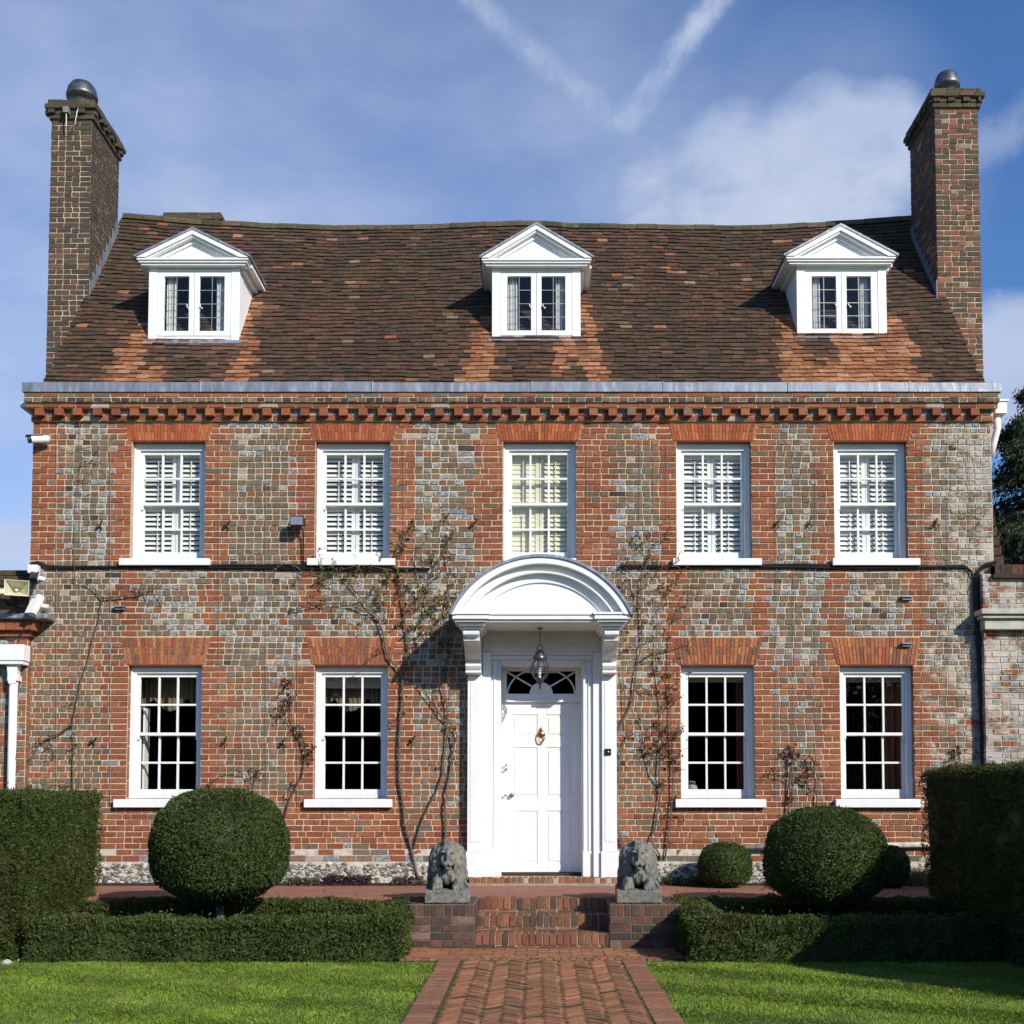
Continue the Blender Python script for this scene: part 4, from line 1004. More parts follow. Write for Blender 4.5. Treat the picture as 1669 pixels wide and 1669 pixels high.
# wrought iron hooks on the wall
HK = [(163, 858, 'between left corner and first upper window'), (370, 858, 'right of first upper window'), (672, 856, 'right of second upper window, the nearer'), (772, 856, 'left of the middle upper window'), (1266, 855, 'right of fourth upper window, the left one of a pair'), (1318, 855, 'right of fourth upper window, the right one of a pair'), (1524, 855, 'right of fifth upper window'), (152, 1210, 'left of the leftmost lower window'), (366, 1210, 'right of the leftmost lower window'), (461, 1212, 'left of the lower window by the porch'), (672, 1208, 'behind climber stems left of the porch')]
h0 = None
for (p, q, wh) in HK:
    x, z = at(p, q, -.012)
    if h0 is None:
        h0 = empty('wall_hook', (x, -.012, z)); m = MB()
        s = [(.07*math.cos(t)*(.3+.7*abs(t)/3.5)*(1), -.03, .10-.02*0+0) for t in (0,)]
        m.tube([(.055, -.03, .085), (.04, -.045, .10), (.025, -.03, .085), (.03, -.02, .06), (.01, -.015, .02), (-.02, -.015, -.02), (-.04, -.02, -.05), (-.06, -.03, -.04), (-.055, -.035, -.02), (-.04, -.03, -.025)], .011, 6); m.build('scroll', 'dark_iron', h0)
        m = MB(); m.tube([(-.05, -.02, .03), (-.02, -.015, .0), (.03, -.02, -.02), (.045, -.035, -.06), (.03, -.04, -.08)], .010, 6); m.build('spur', 'dark_iron', h0); h = h0
    else:
        h = h0.copy(); COL.objects.link(h)
        for c in list(h0.children): cc = c.copy(); COL.objects.link(cc); cc.parent = h
        h.location = (x, -.012, z); h.rotation_euler = (0, U(-.3, .3), 0)
    h.scale = (.72, .8, .72)
    tag(h, 'black wrought iron scroll hook '+wh, 'hook', 'iron scroll hooks on the facade')
# training wires
WR = [(92, 700, 1310, 'thin'), (130, 690, 1310, ''), (180, 720, 1310, ''), (357, 705, 1270, ''), (434, 720, 1280, ''), (485, 930, 1320, ''), (658, 720, 880, ''), (957, 718, 860, ''), (1043, 718, 850, ''), (1065, 718, 850, ''), (1087, 718, 850, ''), (1265, 730, 1300, ''), (1293, 730, 1330, ''), (1330, 730, 1310, ''), (1505, 725, 1260, ''), (1545, 725, 1260, ''), (1580, 725, 1010, '')]
for (p, a, b, _) in WR:
    m = MB(); m.tube([(wx(p, a, -.03), -.03, wz(p, a, -.03)), (wx(p, (a+b)/2, -.03)+U(-.01, .01), -.03, wz(p, (a+b)/2, -.03)), (wx(p, b, -.03), -.03, wz(p, b, -.03))], .003, 4)
    tag(m.build('training_wire', 'grey_wire'), 'thin vertical training wire stretched over the brick facade', 'wire', 'vertical training wires on facade')
# waste pipe low on the wall
x0_, z = at(1215, 1382, -.08); m = MB(); m.tube([(x0_, -.08, z), (wx(1530, 1376, -.08), -.08, wz(1530, 1376, -.08))], .035, 12); tag(m.build('waste_pipe', 'stone_band', smooth=True), 'pale horizontal pipe low on the wall behind the right topiary balls', 'pipe')
# vents
for (p, q, w_) in ((1477, 978, 'upper'), (1477, 1054, 'lower'), (196, 994, 'left')):
    x, z = at(p, q, -.02); m = MB(); m.box(x-.06, x+.06, -.06, .01, z+.0, z+.03); m.box(x-.07, x+.07, -.09, .0, z+.03, z+.045); m.build('cover', 'lead')
    o = bpy.context.scene.collection.objects[-1]; o.name = 'wall_vent'; tag(o, {'upper': 'small hooded wall vent above rightmost lower window, the higher one', 'lower': 'small hooded wall vent at the end of rightmost lower window arch', 'left': 'small hooded wall vent above leftmost lower window'}[w_], 'vent')

# ------------------------------------------------------------------ ground, terrace, steps, path
def struct(o): o['kind'] = 'structure'; return o
m = MB(); m.box(-400, 400, -400, 600, -.5, -.012); struct(m.build('ground', 'turf'))
YT = -2.02
m = MB(); m.box(-9, 9, YT, .3, -.3, ZTER-.001); struct(m.build('terrace', 'terrace_brick'))
m = MB(); m.box(-9, wx(762, 1440, -.3), -.28, -.02, ZTER, ZTER+.02); m.box(wx(1006, 1440, -.3), 9, -.28, -.02, ZTER, ZTER+.02); struct(m.build('wall_border_soil', 'soil'))
# door step
st = MB(); sa, sb = px_(765, -.2), px_(1004, -.2); st.box(sa, sb, -.195, YD-.0, ZTER-.01, ZST-.004, mi=1)
x = sa
while x < sb-.03:
    w = U(.072, .08); put_brick(st, Vector((0, -.2, 0)), X_, Z_, -Y_, x+.004, min(x+w, sb)-.004, ZTER+.002, ZST-.006, pick(((3, RED), (2, ORANGE), (2, BROWN), (1, PALE))), .008, .003)
    put_brick(st, Vector((0, -.2, ZST-.006)), X_, Y_, Z_, x+.004, min(x+w, sb)-.004, 0, .22, pick(((3, RED), (2, BROWN), (1, PALE))), .005, .003); x += w
st.box(sa-.03, sb+.04, -.26, -.196, ZTER-.01, ZTER+.025, mi=2)
tag(st.build('door_step', ['plain_brick', 'mortar', 'terrace_stone']), 'low brick doorstep directly under the white front door', 'step')
# garden steps
SX0, SX1 = (775-873)/153., (992-873)/153.; FY = [-2.86, -2.46, -2.06]
sp = MB(); hst = .152; SB = ((3, (.22, .088, .055)), (2, (.16, .075, .052)), (2.5, (.28, .11, .062)), (1, (.10, .062, .048)))
for i, fy in enumerate(FY):
    z0, z1 = i*hst, (i+1)*hst
    sp.box(SX0, SX1, fy, YT if i < 2 else -1.8, z0-.05 if i == 0 else z0-.01, z1-.006, mi=1)
    x = SX0
    while x < SX1-.02:
        w = U(.068, .078); x1 = min(SX1, x+w); c = pick(SB)
        put_brick(sp, Vector((0, fy, 0)), X_, Z_, -Y_, x+.004, x1-.004, z0+.028, z1-.004, c, .012, .003)
        put_brick(sp, Vector((0, fy, z1-.006)), X_, Y_, Z_, x+.004, x1-.004, -.008, .225, pick(SB) if random.random() < .3 else c, .006, .003); x = x1
    x = SX0
    while x < SX1-.02:
        x1 = min(SX1, x+.22); put_brick(sp, Vector((0, fy, 0)), X_, Z_, -Y_, x+.004, x1-.004, z0, z0+.024, pick(SB), .004, .003)
        put_brick(sp, Vector((0, fy, z1-.006)), X_, Y_, Z_, x+.004, x1-.004, .232, .40, pick(SB), .004, .003); x = x1
tag(sp.build('garden_steps', ['paver', 'step_mortar']), 'three brick steps between the two lion piers', 'steps')
def pier(x0, x1, label):
    p = MB(); ya, yb = -2.88, -1.95; z = 0
    p.box(x0, x1, ya, yb, -.1, ZTER+.0, mi=1)
    TB = ((3, (.085, .055, .045)), (2.5, (.115, .065, .048)), (1.5, (.15, .07, .05)), (1, (.06, .045, .042)), (.5, (.2, .12, .1)))
    for k in range(5):
        hgt = .125 if k == 4 else .082; hgt = hgt
        z1 = z+hgt
        for O, Ua, Na, L in ((Vector((x0, ya, 0)), X_, -Y_, x1-x0), (Vector((x1, ya, 0)), Y_, X_, yb-ya), (Vector((x0, yb, 0)), -Y_, -X_, yb-ya)):
            x = 0; 
            while x < L-.02:
                w = .075 if k == 4 else (.222 if k % 2 else .115)*U(.95, 1.05); xe = min(L, x+w); xe = L if L-xe < .04 else xe
                put_brick(p, O, Ua, Z_, Na, x+.004, xe-.004, z+.004, z1-.004, pick(TB), .008, .003); x = xe
        z = z1
    x = x0
    while x < x1-.02:
        xe = min(x1, x+.075); 
        for yy in np.arange(ya, yb-.05, .225): put_brick(p, Vector((0, 0, ZTER)), X_, Y_, Z_, x+.004, xe-.004, yy+.003, yy+.22, pick(TB), .008, .003)
        x = xe
    tag(p.build('brick_pier', ['paver', 'dark_mortar']), label, 'pier', 'brick piers flanking the steps')
PLX = ((671-873)/152., SX0-.004); PRX = (SX1+.004, (1106-873)/152.)
pier(*PLX, 'dark brick pier left of the garden steps, under the left lion')
pier(*PRX, 'dark brick pier right of the garden steps, under the right lion')
# path
PW = .95; BW = .17; pth = MB(); pth.box(-PW-.02, PW+.06, -14, -2.8, -.2, .002, (.06, .05, .02), 1)
PB = ((3, (.33, .142, .074)), (2, (.29, .12, .064)), (1.5, (.36, .165, .085)), (.6, (.23, .10, .06)))
xc_ = .055
def paver(cx, cy, ang, L, W, c):
    ca, sa_ = math.cos(ang), math.sin(ang); Ua = Vector((ca, sa_, 0)); Va = Vector((-sa_, ca, 0))
    put_brick(pth, Vector((cx, cy, U(-.003, .003))), Ua, Va, Z_, -L/2+.003, L/2-.003, -W/2+.003, W/2-.003, c, .006, .0018)
L_, W_ = .215, .063; ca = math.cos(R(45)); colw = L_*ca
ncol = int(round((2*(PW-BW))/colw)); x0_ = xc_-(ncol*colw)/2
for c in range(ncol):
    ang = R(45) if c % 2 == 0 else R(-45); yy = -9.2
    while yy < -3.86: paver(x0_+(c+.5)*colw, yy, ang, L_*.99-.02, W_, pick(PB)); yy += W_/ca*1.03
for s in (-1, 1):
    yy = -9.2
    while yy < -3.70:
        w = .074; paver(xc_+s*(ncol*colw/2+.03+.10), yy, 0, .215, w, pick(((3, (.29, .13, .08)), (2, (.32, .14, .08)), (2, (.24, .11, .07))))); yy += w
for xx in np.arange(PLX[0]+.02, PRX[1]-.3, .076): paver(xx, -3.74, R(90), .16, .074, pick(PB))
yy = -3.62
while yy < -2.9:
    for j, xx in enumerate(np.arange(PLX[0]+.0, PRX[1]-.05, .225)): paver(xx+(.11 if int(yy*20) % 2 else 0), yy, 0, .222, .072, pick(PB))
    yy += .074
struct(pth.build('path', ['paver', 'moss']))
m = MB(); m.box(PLX[0]-.3, PRX[1]+.3, -3.85, -2.8, -.2, -.004); struct(m.build('path_bed', 'soil'))
m = MB(); m.box(-9, PLX[0]-.05, -3.8, YT-.002, -.2, .012); m.box(PRX[1]+.05, 9, -3.8, YT-.002, -.2, .012); struct(m.build('planting_bed', 'soil'))

# ------------------------------------------------------------------ lawn
def lawn():
    n = 430000
    y = -3.75-(RNG.random(n)**1.25)*5.6; hw = np.maximum(2.2, (y+D)*.48)+1.0
    x = RNG.uniform(-1, 1, n)*hw*1.05
    nz = np.array([noise.noise(Vector((a*1.5, b*1.5, 0)))+.5*noise.noise(Vector((a*6, b*6, 3))) for a, b in zip(x[::1], y[::1])])
    keep = (np.abs(x-xc_) > ncol*colw/2+.235+.02*np.sin(y*7)); 
    keep &= ~((y > -3.96) & (x > -PW*1.45) & (x < PW*1.62)); keep &= (nz > -.75)
    x, y, nz = x[keep], y[keep], nz[keep]; n = len(x)
    P = np.stack([x, y, np.full(n, -.012)], 1)
    h = RNG.uniform(.014, .031, n)*(1+.35*nz); 
    lean = RNG.normal(0, .45, (n, 2)); stripe = np.sin((x*.55+y*1.0)*2*math.pi/1.15)
    lean[:, 1] += .6*np.sign(stripe)*np.minimum(1, np.abs(stripe)*2)
    top = P+np.stack([lean[:, 0]*h, lean[:, 1]*h, h], 1); mid = P+np.stack([lean[:, 0]*h*.35, lean[:, 1]*h*.35, h*.6], 1)
    a = RNG.uniform(0, math.pi, n); w = np.stack([np.cos(a), np.sin(a), np.zeros(n)], 1)*RNG.uniform(.0018, .0034, (n, 1))
    Q = np.stack([P-w, P+w, mid+w*.8, top], 1)
    c = vcol((.145, .235, .026), n, .35, .12)*(1+.25*nz[:, None])
    yl = RNG.random(n) < .05; c[yl] = vcol((.30, .28, .09), yl.sum(), .3, .1)
    yb = RNG.random(n) < .25+.25*nz; c[yb] = vcol((.215, .270, .034), yb.sum(), .3, .1)
    kf = 90; fx = RNG.uniform(-5, 5, kf); fy_ = RNG.uniform(-8.5, -4.1, kf); fk = np.abs(fx-xc_) > 1.1; FP = np.stack([fx, fy_, np.full(kf, .018)], 1)[fk]
    Q = np.concatenate([Q, leaf_quads(FP, np.tile([1., .3, .1], (len(FP), 1)), .05, .03, .5)]); c = np.concatenate([c, vcol((.20, .13, .06), len(FP), .4, .1)])
    o = quads_obj('grass', Q, np.clip(c, 0, 1), 'grass'); tag(o, 'short bright green mown lawn grass on both sides of the brick path', 'grass', None, 'stuff')
lawn()
m = MB(); m.box(-12, xc_-ncol*colw/2-.20, -14, -3.7, -.2, -.008); m.box(xc_+ncol*colw/2+.20, 12, -14, -3.7, -.2, -.008); struct(m.build('lawn', 'turf'))

# ------------------------------------------------------------------ hedges and topiary
YEW = (.060, .078, .020); BOX = (.060, .084, .024)
def hedge_box(name, label, cat, boxes, dens, size, wid, base, group=None, bulge=.04, tip=(.075, .105, .022), tipfrac=.25):
    """boxes: (x0,x1,y0,y1,z0,z1, taper)"""
    xs = [b[0] for b in boxes]; e = empty(name, (np.mean([(b[0]+b[1])/2 for b in boxes]), np.mean([(b[2]+b[3])/2 for b in boxes]), 0), label, cat, group); off = tuple(e.location)
    core = MB(); PP = []; NN = []
    for (x0, x1, y0, y1, z0, z1, tp) in boxes:
        i = .05; core.add([(x0+i+tp, y0+i+tp, z0), (x1-i-tp, y0+i+tp, z0), (x1-i-tp, y1-i, z0), (x0+i+tp, y1-i, z0), (x0+i, y0+i, z1-i), (x1-i, y0+i, z1-i), (x1-i, y1-i, z1-i), (x0+i, y1-i, z1-i)], [(0, 1, 5, 4), (1, 2, 6, 5), (2, 3, 7, 6), (3, 0, 4, 7), (4, 5, 6, 7)], tuple(b*.9 for b in base))
        for (ax, nrm, A) in (('f', (0, -1, 0), (x1-x0)*(z1-z0)), ('b', (0, 1, 0), (x1-x0)*(z1-z0)*.3), ('l', (-1, 0, 0), (y1-y0)*(z1-z0)), ('r', (1, 0, 0), (y1-y0)*(z1-z0)), ('t', (0, 0, 1), (x1-x0)*(y1-y0))):
            n = int(A*dens)
            u, v = RNG.random(n), RNG.random(n)
            if ax in 'fb': p = np.stack([x0+u*(x1-x0), np.full(n, y0 if ax == 'f' else y1), z0+v*(z1-z0)], 1)
            elif ax in 'lr': p = np.stack([np.full(n, x0 if ax == 'l' else x1), y0+u*(y1-y0), z0+v*(z1-z0)], 1)
            else: p = np.stack([x0+u*(x1-x0), y0+v*(y1-y0), np.full(n, z1)], 1)
            t = 1-(p[:, 2]-z0)/(z1-z0)
            if ax == 'f': p[:, 1] += tp*t
            if ax == 'l': p[:, 0] += tp*t
            if ax == 'r': p[:, 0] -= tp*t
            nz = np.array([noise.noise(Vector(q)*3)+.6*noise.noise(Vector(q)*9) for q in p]) if n else np.zeros(0)
            # round the shoulders
            rr = .10; zt = np.clip((p[:, 2]-(z1-rr))/rr, 0, 1)
            nn = np.tile(np.array(nrm, float), (n, 1)); 
            dep = (nz*bulge-RNG.random(n)**2*.07)[:, None]
            p = p+nn*dep-nn*(zt[:, None]**2)*.05*(ax != 't')
            if ax == 't':
                e1 = np.minimum.reduce([p[:, 0]-x0, x1-p[:, 0], p[:, 1]-y0, y1-p[:, 1]]); p[:, 2] -= .05*np.clip(1-e1/.1, 0, 1)**2
            PP.append(p); NN.append(nn+np.array([0, 0, .35]))
    P = np.concatenate(PP); Nn = np.concatenate(NN); n = len(P)
    c = vcol(base, n, .4, .15); k = RNG.random(n) < tipfrac; c[k] = vcol(tip, k.sum(), .35, .12)
    sh = RNG.random(n) < .012; P[sh] += Nn[sh]*RNG.uniform(.02, .07, (sh.sum(), 1))
    bn = np.array([noise.noise(Vector(q)*1.7+Vector((9, 0, 0))) for q in P]); br = (RNG.random(n) < .03) | ((bn > .42) & (RNG.random(n) < .35)); c[br] = vcol((.10, .06, .025), br.sum(), .3, .1)
    fo = quads_obj('foliage', leaf_quads(P, Nn, size, wid), c, 'leaf', e, off)
    ci = core.build('inner_growth', 'leaf', e, offset=off)
    tr = MB()
    for (x0, x1, y0, y1, z0, z1, tp) in boxes:
        L = max(x1-x0, y1-y0); k = max(2, int(L/.5))
        for i in range(k):
            f = (i+.5)/k; xx, yy = (x0+(x1-x0)*f, (y0+y1)/2) if x1-x0 > y1-y0 else ((x0+x1)/2, y0+(y1-y0)*f); tr.tube([(xx, yy, -.02), (xx+U(-.03, .03), yy, z0+.15)], [.03, .02], 6)
    tr.build('stems', 'bark', e, offset=off)
    return e
hedge_box('tall_hedge', 'tall clipped dark yew hedge at left edge, in front of the white drainpipe', 'hedge', [(-8.0, -4.98, -3.95, -1.75, .0, 1.63, .05)], 4600, .040, .012, YEW, 'tall clipped hedges', .07, (.060, .092, .02), .4)
hedge_box('tall_hedge', 'tall clipped yew hedge at right edge, standing in deep shade', 'hedge', [(4.45, 8.0, -6.8, -1.75, .0, 1.90, .05)], 3600, .042, .013, YEW, 'tall clipped hedges', .07, (.065, .09, .02), .3)
hedge_box('low_hedge', 'low clipped box hedge framing the bed left of the steps', 'hedge', [(-4.95, -1.29, -4.0, -3.55, 0, .41, .0), (-1.72, -1.29, -3.55, -2.1, 0, .44, 0), (-4.95, -1.68, -2.5, -2.1, 0, .45, 0)], 5200, .034, .017, BOX, 'low box hedges', .06, (.075, .105, .022), .4)
hedge_box('low_hedge', 'low clipped box hedge framing the bed right of the steps', 'hedge', [(1.46, 4.44, -4.0, -3.55, 0, .42, .0), (1.46, 1.9, -3.55, -2.1, 0, .45, 0), (1.86, 4.44, -2.5, -2.1, 0, .46, 0)], 5200, .034, .017, BOX, 'low box hedges', .06, (.08, .105, .02), .4)
def topiary(px0, px1, py0, py1, y, label, dens, zg, group, size=.030, flat=None):
    cx, cz = at((px0+px1)/2, (py0+py1)/2, y); rx = (wx(px1, py1, y)-wx(px0, py1, y))/2; rz = (wz(px0, py0, y)-wz(px0, py1, y))/2
    e = empty('topiary_ball', (cx, y, zg), label, 'topiary', group); off = (cx, y, zg)
    A = 4*math.pi*rx*rz; n = int(A*dens); d = RNG.normal(0, 1, (n, 3)); d /= np.linalg.norm(d, axis=1, keepdims=True)
    nz = np.array([noise.noise(Vector(q)*2.2+Vector((cx, 0, 0)))*.045+noise.noise(Vector(q)*7)*.02 for q in d])
    sq = np.where(d[:, 2] < -.62, .93+.0*d[:, 2], 1.0)
    ee = 2.35; se = (np.sum(np.abs(np.stack([np.hypot(d[:, 0], d[:, 1]), d[:, 2]], 1))**ee, axis=1))**(-1/ee)
    r = (1+nz-RNG.random(n)**2*.10)*se
    P = np.stack([cx+d[:, 0]*r*rx, y+d[:, 1]*r*rx, cz+d[:, 2]*r*rz*sq], 1)
    sh = RNG.random(n) < .012; P[sh] += d[sh]*RNG.uniform(.015, .05, (sh.sum(), 1))
    c = vcol(BOX, n, .4, .15); k = RNG.random(n) < .33; c[k] = vcol((.070, .105, .026), k.sum(), .35, .12)
    quads_obj('crown', leaf_quads(P, d+np.array([0, 0, .2]), size, size*.52), c, 'leaf', e, off)
    m = MB(); prof = [(max(.001, rx*.9*math.cos(a)*(abs(math.cos(a))**2.35+abs(math.sin(a))**2.35)**(-1/2.35)), cz+rz*.88*math.sin(a)*(abs(math.cos(a))**2.35+abs(math.sin(a))**2.35)**(-1/2.35)) for a in [R(-90+180*i/16) for i in range(17)]]; m.lathe(prof, cx, y, 26, BOX); m.build('inner_growth', 'leaf', e, smooth=True, offset=off)
    t = MB(); t.tube([(cx, y, zg-.02), (cx+.02, y, (zg+cz)/2), (cx, y, cz)], [.045, .04, .04], 10); t.build('trunk', 'bark', e, offset=off)
topiary(247, 469, 1284, 1478, -2.95, 'large clipped box ball on a stem left of the steps', 6500, 0, 'large topiary balls')
topiary(1245, 1444, 1315, 1484, -2.95, 'large clipped box ball on a stem right of the steps', 6500, 0, 'large topiary balls')
topiary(1138, 1226, 1373, 1449, -.55, 'small clipped box ball against the wall, left of the large right ball', 7000, ZTER, 'small topiary balls', .026)
topiary(1418, 1482, 1378, 1450, -.60, 'small clipped box ball half hidden behind the large right ball', 7000, ZTER, 'small topiary balls', .026)

# ------------------------------------------------------------------ climbers
def climber(name, label, stems, clouds, ltab, ln, group=None, cat='climbing plant', r0=.018):
    """stems: lists of measured points (with radius); clouds: (px,py,rx,ry,twigs,leaves)"""
    y0 = -.055; b = stems[0][0]; e = empty(name, (wx(*b, y0), y0, wz(*b, y0)), label, cat, group); off = tuple(e.location)
    m = MB()
    for s in stems:
        r = r0
        if isinstance(s[0], (int, float)): r = s[0]; s = s[1:]
        pts = []
        for i in range(len(s)-1):
            for t in (0, .33, .66):
                a = s[i][0]+(s[i+1][0]-s[i][0])*t+U(-1.2, 1.2); q = s[i][1]+(s[i+1][1]-s[i][1])*t
                yy = y0-.02*noise.noise(Vector((a*.05, q*.05, 1))); pts.append((wx(a, q, yy), yy, wz(a, q, yy)))
        yy = y0; pts.append((wx(*s[-1], yy), yy, wz(*s[-1], yy)))
        m.tube(pts, [r*(1-.65*i/len(pts)) for i in range(len(pts))], 7)
    pool = []
    for s in stems:
        ps = s[1:] if isinstance(s[0], (int, float)) else s
        for p0, p1 in zip(ps[:-1], ps[1:]): pool += [(p0[0]+(p1[0]-p0[0])*t, p0[1]+(p1[1]-p0[1])*t, y0) for t in (0, .25, .5, .75, 1)]
    LP = []; LN = []
    for (px, py, rx, ry, nt_, nl) in clouds:
        tips = []; tw = m; sl_ = min(7, 2.2+rx*.12)
        for _ in range(nt_):
            ta = px+random.gauss(0, rx*.55); tq = py+random.gauss(0, ry*.55)
            a, q, yy = min(pool, key=lambda v: (v[0]-ta)**2+(v[1]-tq)**2+random.random()*60)
            n_ = max(3, min(14, int(math.hypot(ta-a, tq-q)/sl_)+1)); pts = [(wx(a, q, yy), yy, wz(a, q, yy))]; bend = random.gauss(0, .5)
            for k in range(n_):
                r_ = n_-k; da, dq = (ta-a)/r_, (tq-q)/r_; w_ = bend*(1-2*k/n_)
                a += da-dq*w_+random.gauss(0, .9); q += dq+da*w_+random.gauss(0, .9)-.4; yy = max(-.22, min(-.03, yy+random.gauss(-.006, .014)))
                pts.append((wx(a, q, yy), yy, wz(a, q, yy))); tips.append(pts[-1]); pool.append((a, q, yy))
            tw.tube(pts, [.0052*(1-.6*i/len(pts)) for i in range(len(pts))], 4, mi=1, caps=False)
        for _ in range(nl):
            t = random.choice(tips); LP.append([t[i]+random.gauss(0, .013) for i in range(3)]); LN.append([random.gauss(0, 1), -.6, random.gauss(0, .8)])
    m.build('branches', ['bark', 'twig'], e, smooth=True, offset=off)
    if LP:
        P = np.array(LP); P[:, 1] = np.minimum(P[:, 1], -.03); c = np.array([pick(ltab) for _ in LP])
        quads_obj('leaves', leaf_quads(P, np.array(LN), ln, ln*.5), c, 'leaf', e, off)
    return e
GR = ((3, (.13, .15, .035)), (2.5, (.19, .185, .05)), (1.5, (.11, .05, .028)), (1.5, (.19, .17, .06)))
RD = ((3, (.085, .035, .02)), (2, (.06, .03, .02)), (1.5, (.13, .05, .025)), (1, (.07, .055, .025)))
climber('climbing_rose', 'large bare climber with greenish twigs on wall left of the porch', [
    [(686, 1440), (672, 1395), (660, 1340), (651, 1270), (650, 1200), (653, 1160), (657, 1110), (650, 1090), (632, 1070), (625, 1040), (618, 1010), (605, 1000), (580, 990), (550, 983), (520, 985), (475, 995)],
    [.014, (672, 1385), (690, 1330), (712, 1290), (722, 1260), (728, 1200), (728, 1150), (720, 1120), (733, 1060), (726, 1000), (735, 940), (728, 900)],
    [.017, (725, 1400), (725, 1370), (726, 1320), (728, 1290), (735, 1240), (740, 1220), (735, 1200), (728, 1180), (700, 1140), (680, 1115)],
    [.010, (738, 1218), (745, 1200), (735, 1180), (712, 1145), (690, 1110)],
    [.013, (655, 1100), (665, 1060), (660, 1000), (650, 950), (643, 905), (660, 860)], [.009, (660, 1000), (690, 960), (730, 920)], [.008, (655, 1040), (690, 1010), (700, 940), (742, 860)], [.007, (620, 1010), (560, 940), (490, 930)], [.006, (640, 930), (590, 920), (530, 935)]],
    [(668, 930, 60, 70, 85, 620), (685, 1010, 62, 70, 62, 480), (560, 935, 90, 25, 36, 220), (560, 960, 90, 50, 36, 140), (720, 1010, 30, 120, 40, 110), (655, 1120, 20, 80, 22, 60), (735, 870, 20, 40, 12, 40), (727, 1150, 20, 120, 16, 50)], GR, .042)
climber('climbing_rose', 'large bare climber with dark red leaves on wall right of the porch', [
    [(1018, 1400), (1015, 1372), (1006, 1350), (1005, 1300), (1010, 1240), (1012, 1225), (1003, 1200), (1018, 1170), (1032, 1140), (1035, 1100), (1040, 1080), (1047, 1040), (1045, 1000), (1045, 950), (1060, 900)],
    [.010, (1040, 1080), (1060, 1065), (1090, 1058), (1125, 1048)], [.012, (1078, 1400), (1062, 1370), (1070, 1340), (1076, 1290), (1075, 1240), (1080, 1200), (1078, 1140), (1068, 1080), (1070, 1000), (1095, 950)],
    [.009, (1076, 1280), (1062, 1260), (1050, 1220), (1052, 1190), (1035, 1150)], [.010, (1085, 1400), (1095, 1300), (1097, 1240), (1093, 1180), (1090, 1100), (1095, 1020), (1120, 960)], [.008, (1012, 1225), (1022, 1200), (1018, 1140), (1014, 1080), (1020, 1000), (1010, 920)], [.007, (1045, 1000), (1030, 940), (1000, 905)]],
    [(1045, 930, 55, 70, 58, 170), (1050, 1040, 50, 80, 48, 170), (1090, 1200, 28, 70, 36, 260), (1065, 1215, 35, 30, 30, 200), (1100, 960, 40, 50, 26, 60), (1085, 1110, 40, 60, 40, 200), (1095, 1290, 14, 60, 18, 90), (1062, 880, 20, 30, 12, 45)], RD, .036)
climber('climbing_rose', 'thin sparse climber on wall above the tall left hedge', [
    [(40, 1300), (42, 1260), (48, 1240), (65, 1210), (95, 1195), (118, 1180), (122, 1160), (132, 1110), (150, 1050), (163, 1000), (165, 975), (150, 955), (120, 945)], [.011, (165, 975), (200, 972), (235, 965), (258, 952)], [.010, (120, 1310), (119, 1250), (119, 1180)], [.005, (122, 945), (124, 830), (135, 730)], [.006, (235, 965), (245, 985)], [.006, (250, 955), (265, 985)]],
    [(40, 1240, 16, 40, 14, 60), (75, 1210, 26, 24, 16, 60), (120, 1200, 8, 60, 20, 70), (230, 960, 40, 22, 14, 26), (80, 1285, 20, 14, 10, 40), (150, 760, 30, 50, 26, 10)], GR, .034, r0=.014)
climber('wall_rose', 'dark leaved rose stem left of the lower window by the porch', [[(462, 1335), (475, 1300), (493, 1265), (497, 1230), (488, 1200), (475, 1170), (478, 1120)], [.006, (475, 1180), (465, 1150)]], [(470, 1125, 16, 30, 16, 95), (490, 1190, 12, 14, 8, 45), (503, 1225, 12, 16, 8, 70), (460, 1160, 12, 14, 8, 40), (473, 1290, 8, 16, 6, 20)], RD, .042, 'small wall roses', 'rose', .013)
climber('wall_rose', 'small sparse rose shoots behind the large left topiary ball', [[(412, 1310), (414, 1280), (420, 1250)], [.006, (412, 1290), (400, 1262)]], [(415, 1258, 20, 14, 12, 46), (345, 1278, 14, 8, 5, 16)], RD, .036, 'small wall roses', 'rose', .009)
climber('wall_rose', 'taller upright rose behind the large right topiary ball', [[(1285, 1335), (1287, 1290), (1288, 1250), (1292, 1222)], [.006, (1287, 1275), (1265, 1258)], [.007, (1289, 1300), (1296, 1240)]], [(1290, 1228, 18, 16, 20, 130), (1272, 1255, 16, 10, 8, 40), (1288, 1300, 12, 24, 8, 36)], RD, .040, 'small wall roses', 'rose', .012)
climber('wall_rose', 'leafy rose shoot left of the rightmost lower window', [[(1330, 1320), (1332, 1290), (1336, 1265)]], [(1325, 1258, 14, 22, 18, 130), (1318, 1240, 10, 8, 6, 30)], RD, .038, 'small wall roses', 'rose', .009)
climber('wall_rose', 'little green rose shoot above the tall right hedge', [[(1566, 1262), (1564, 1240), (1560, 1218)]], [(1562, 1226, 12, 14, 12, 75)], GR, .040, 'small wall roses', 'rose', .008)

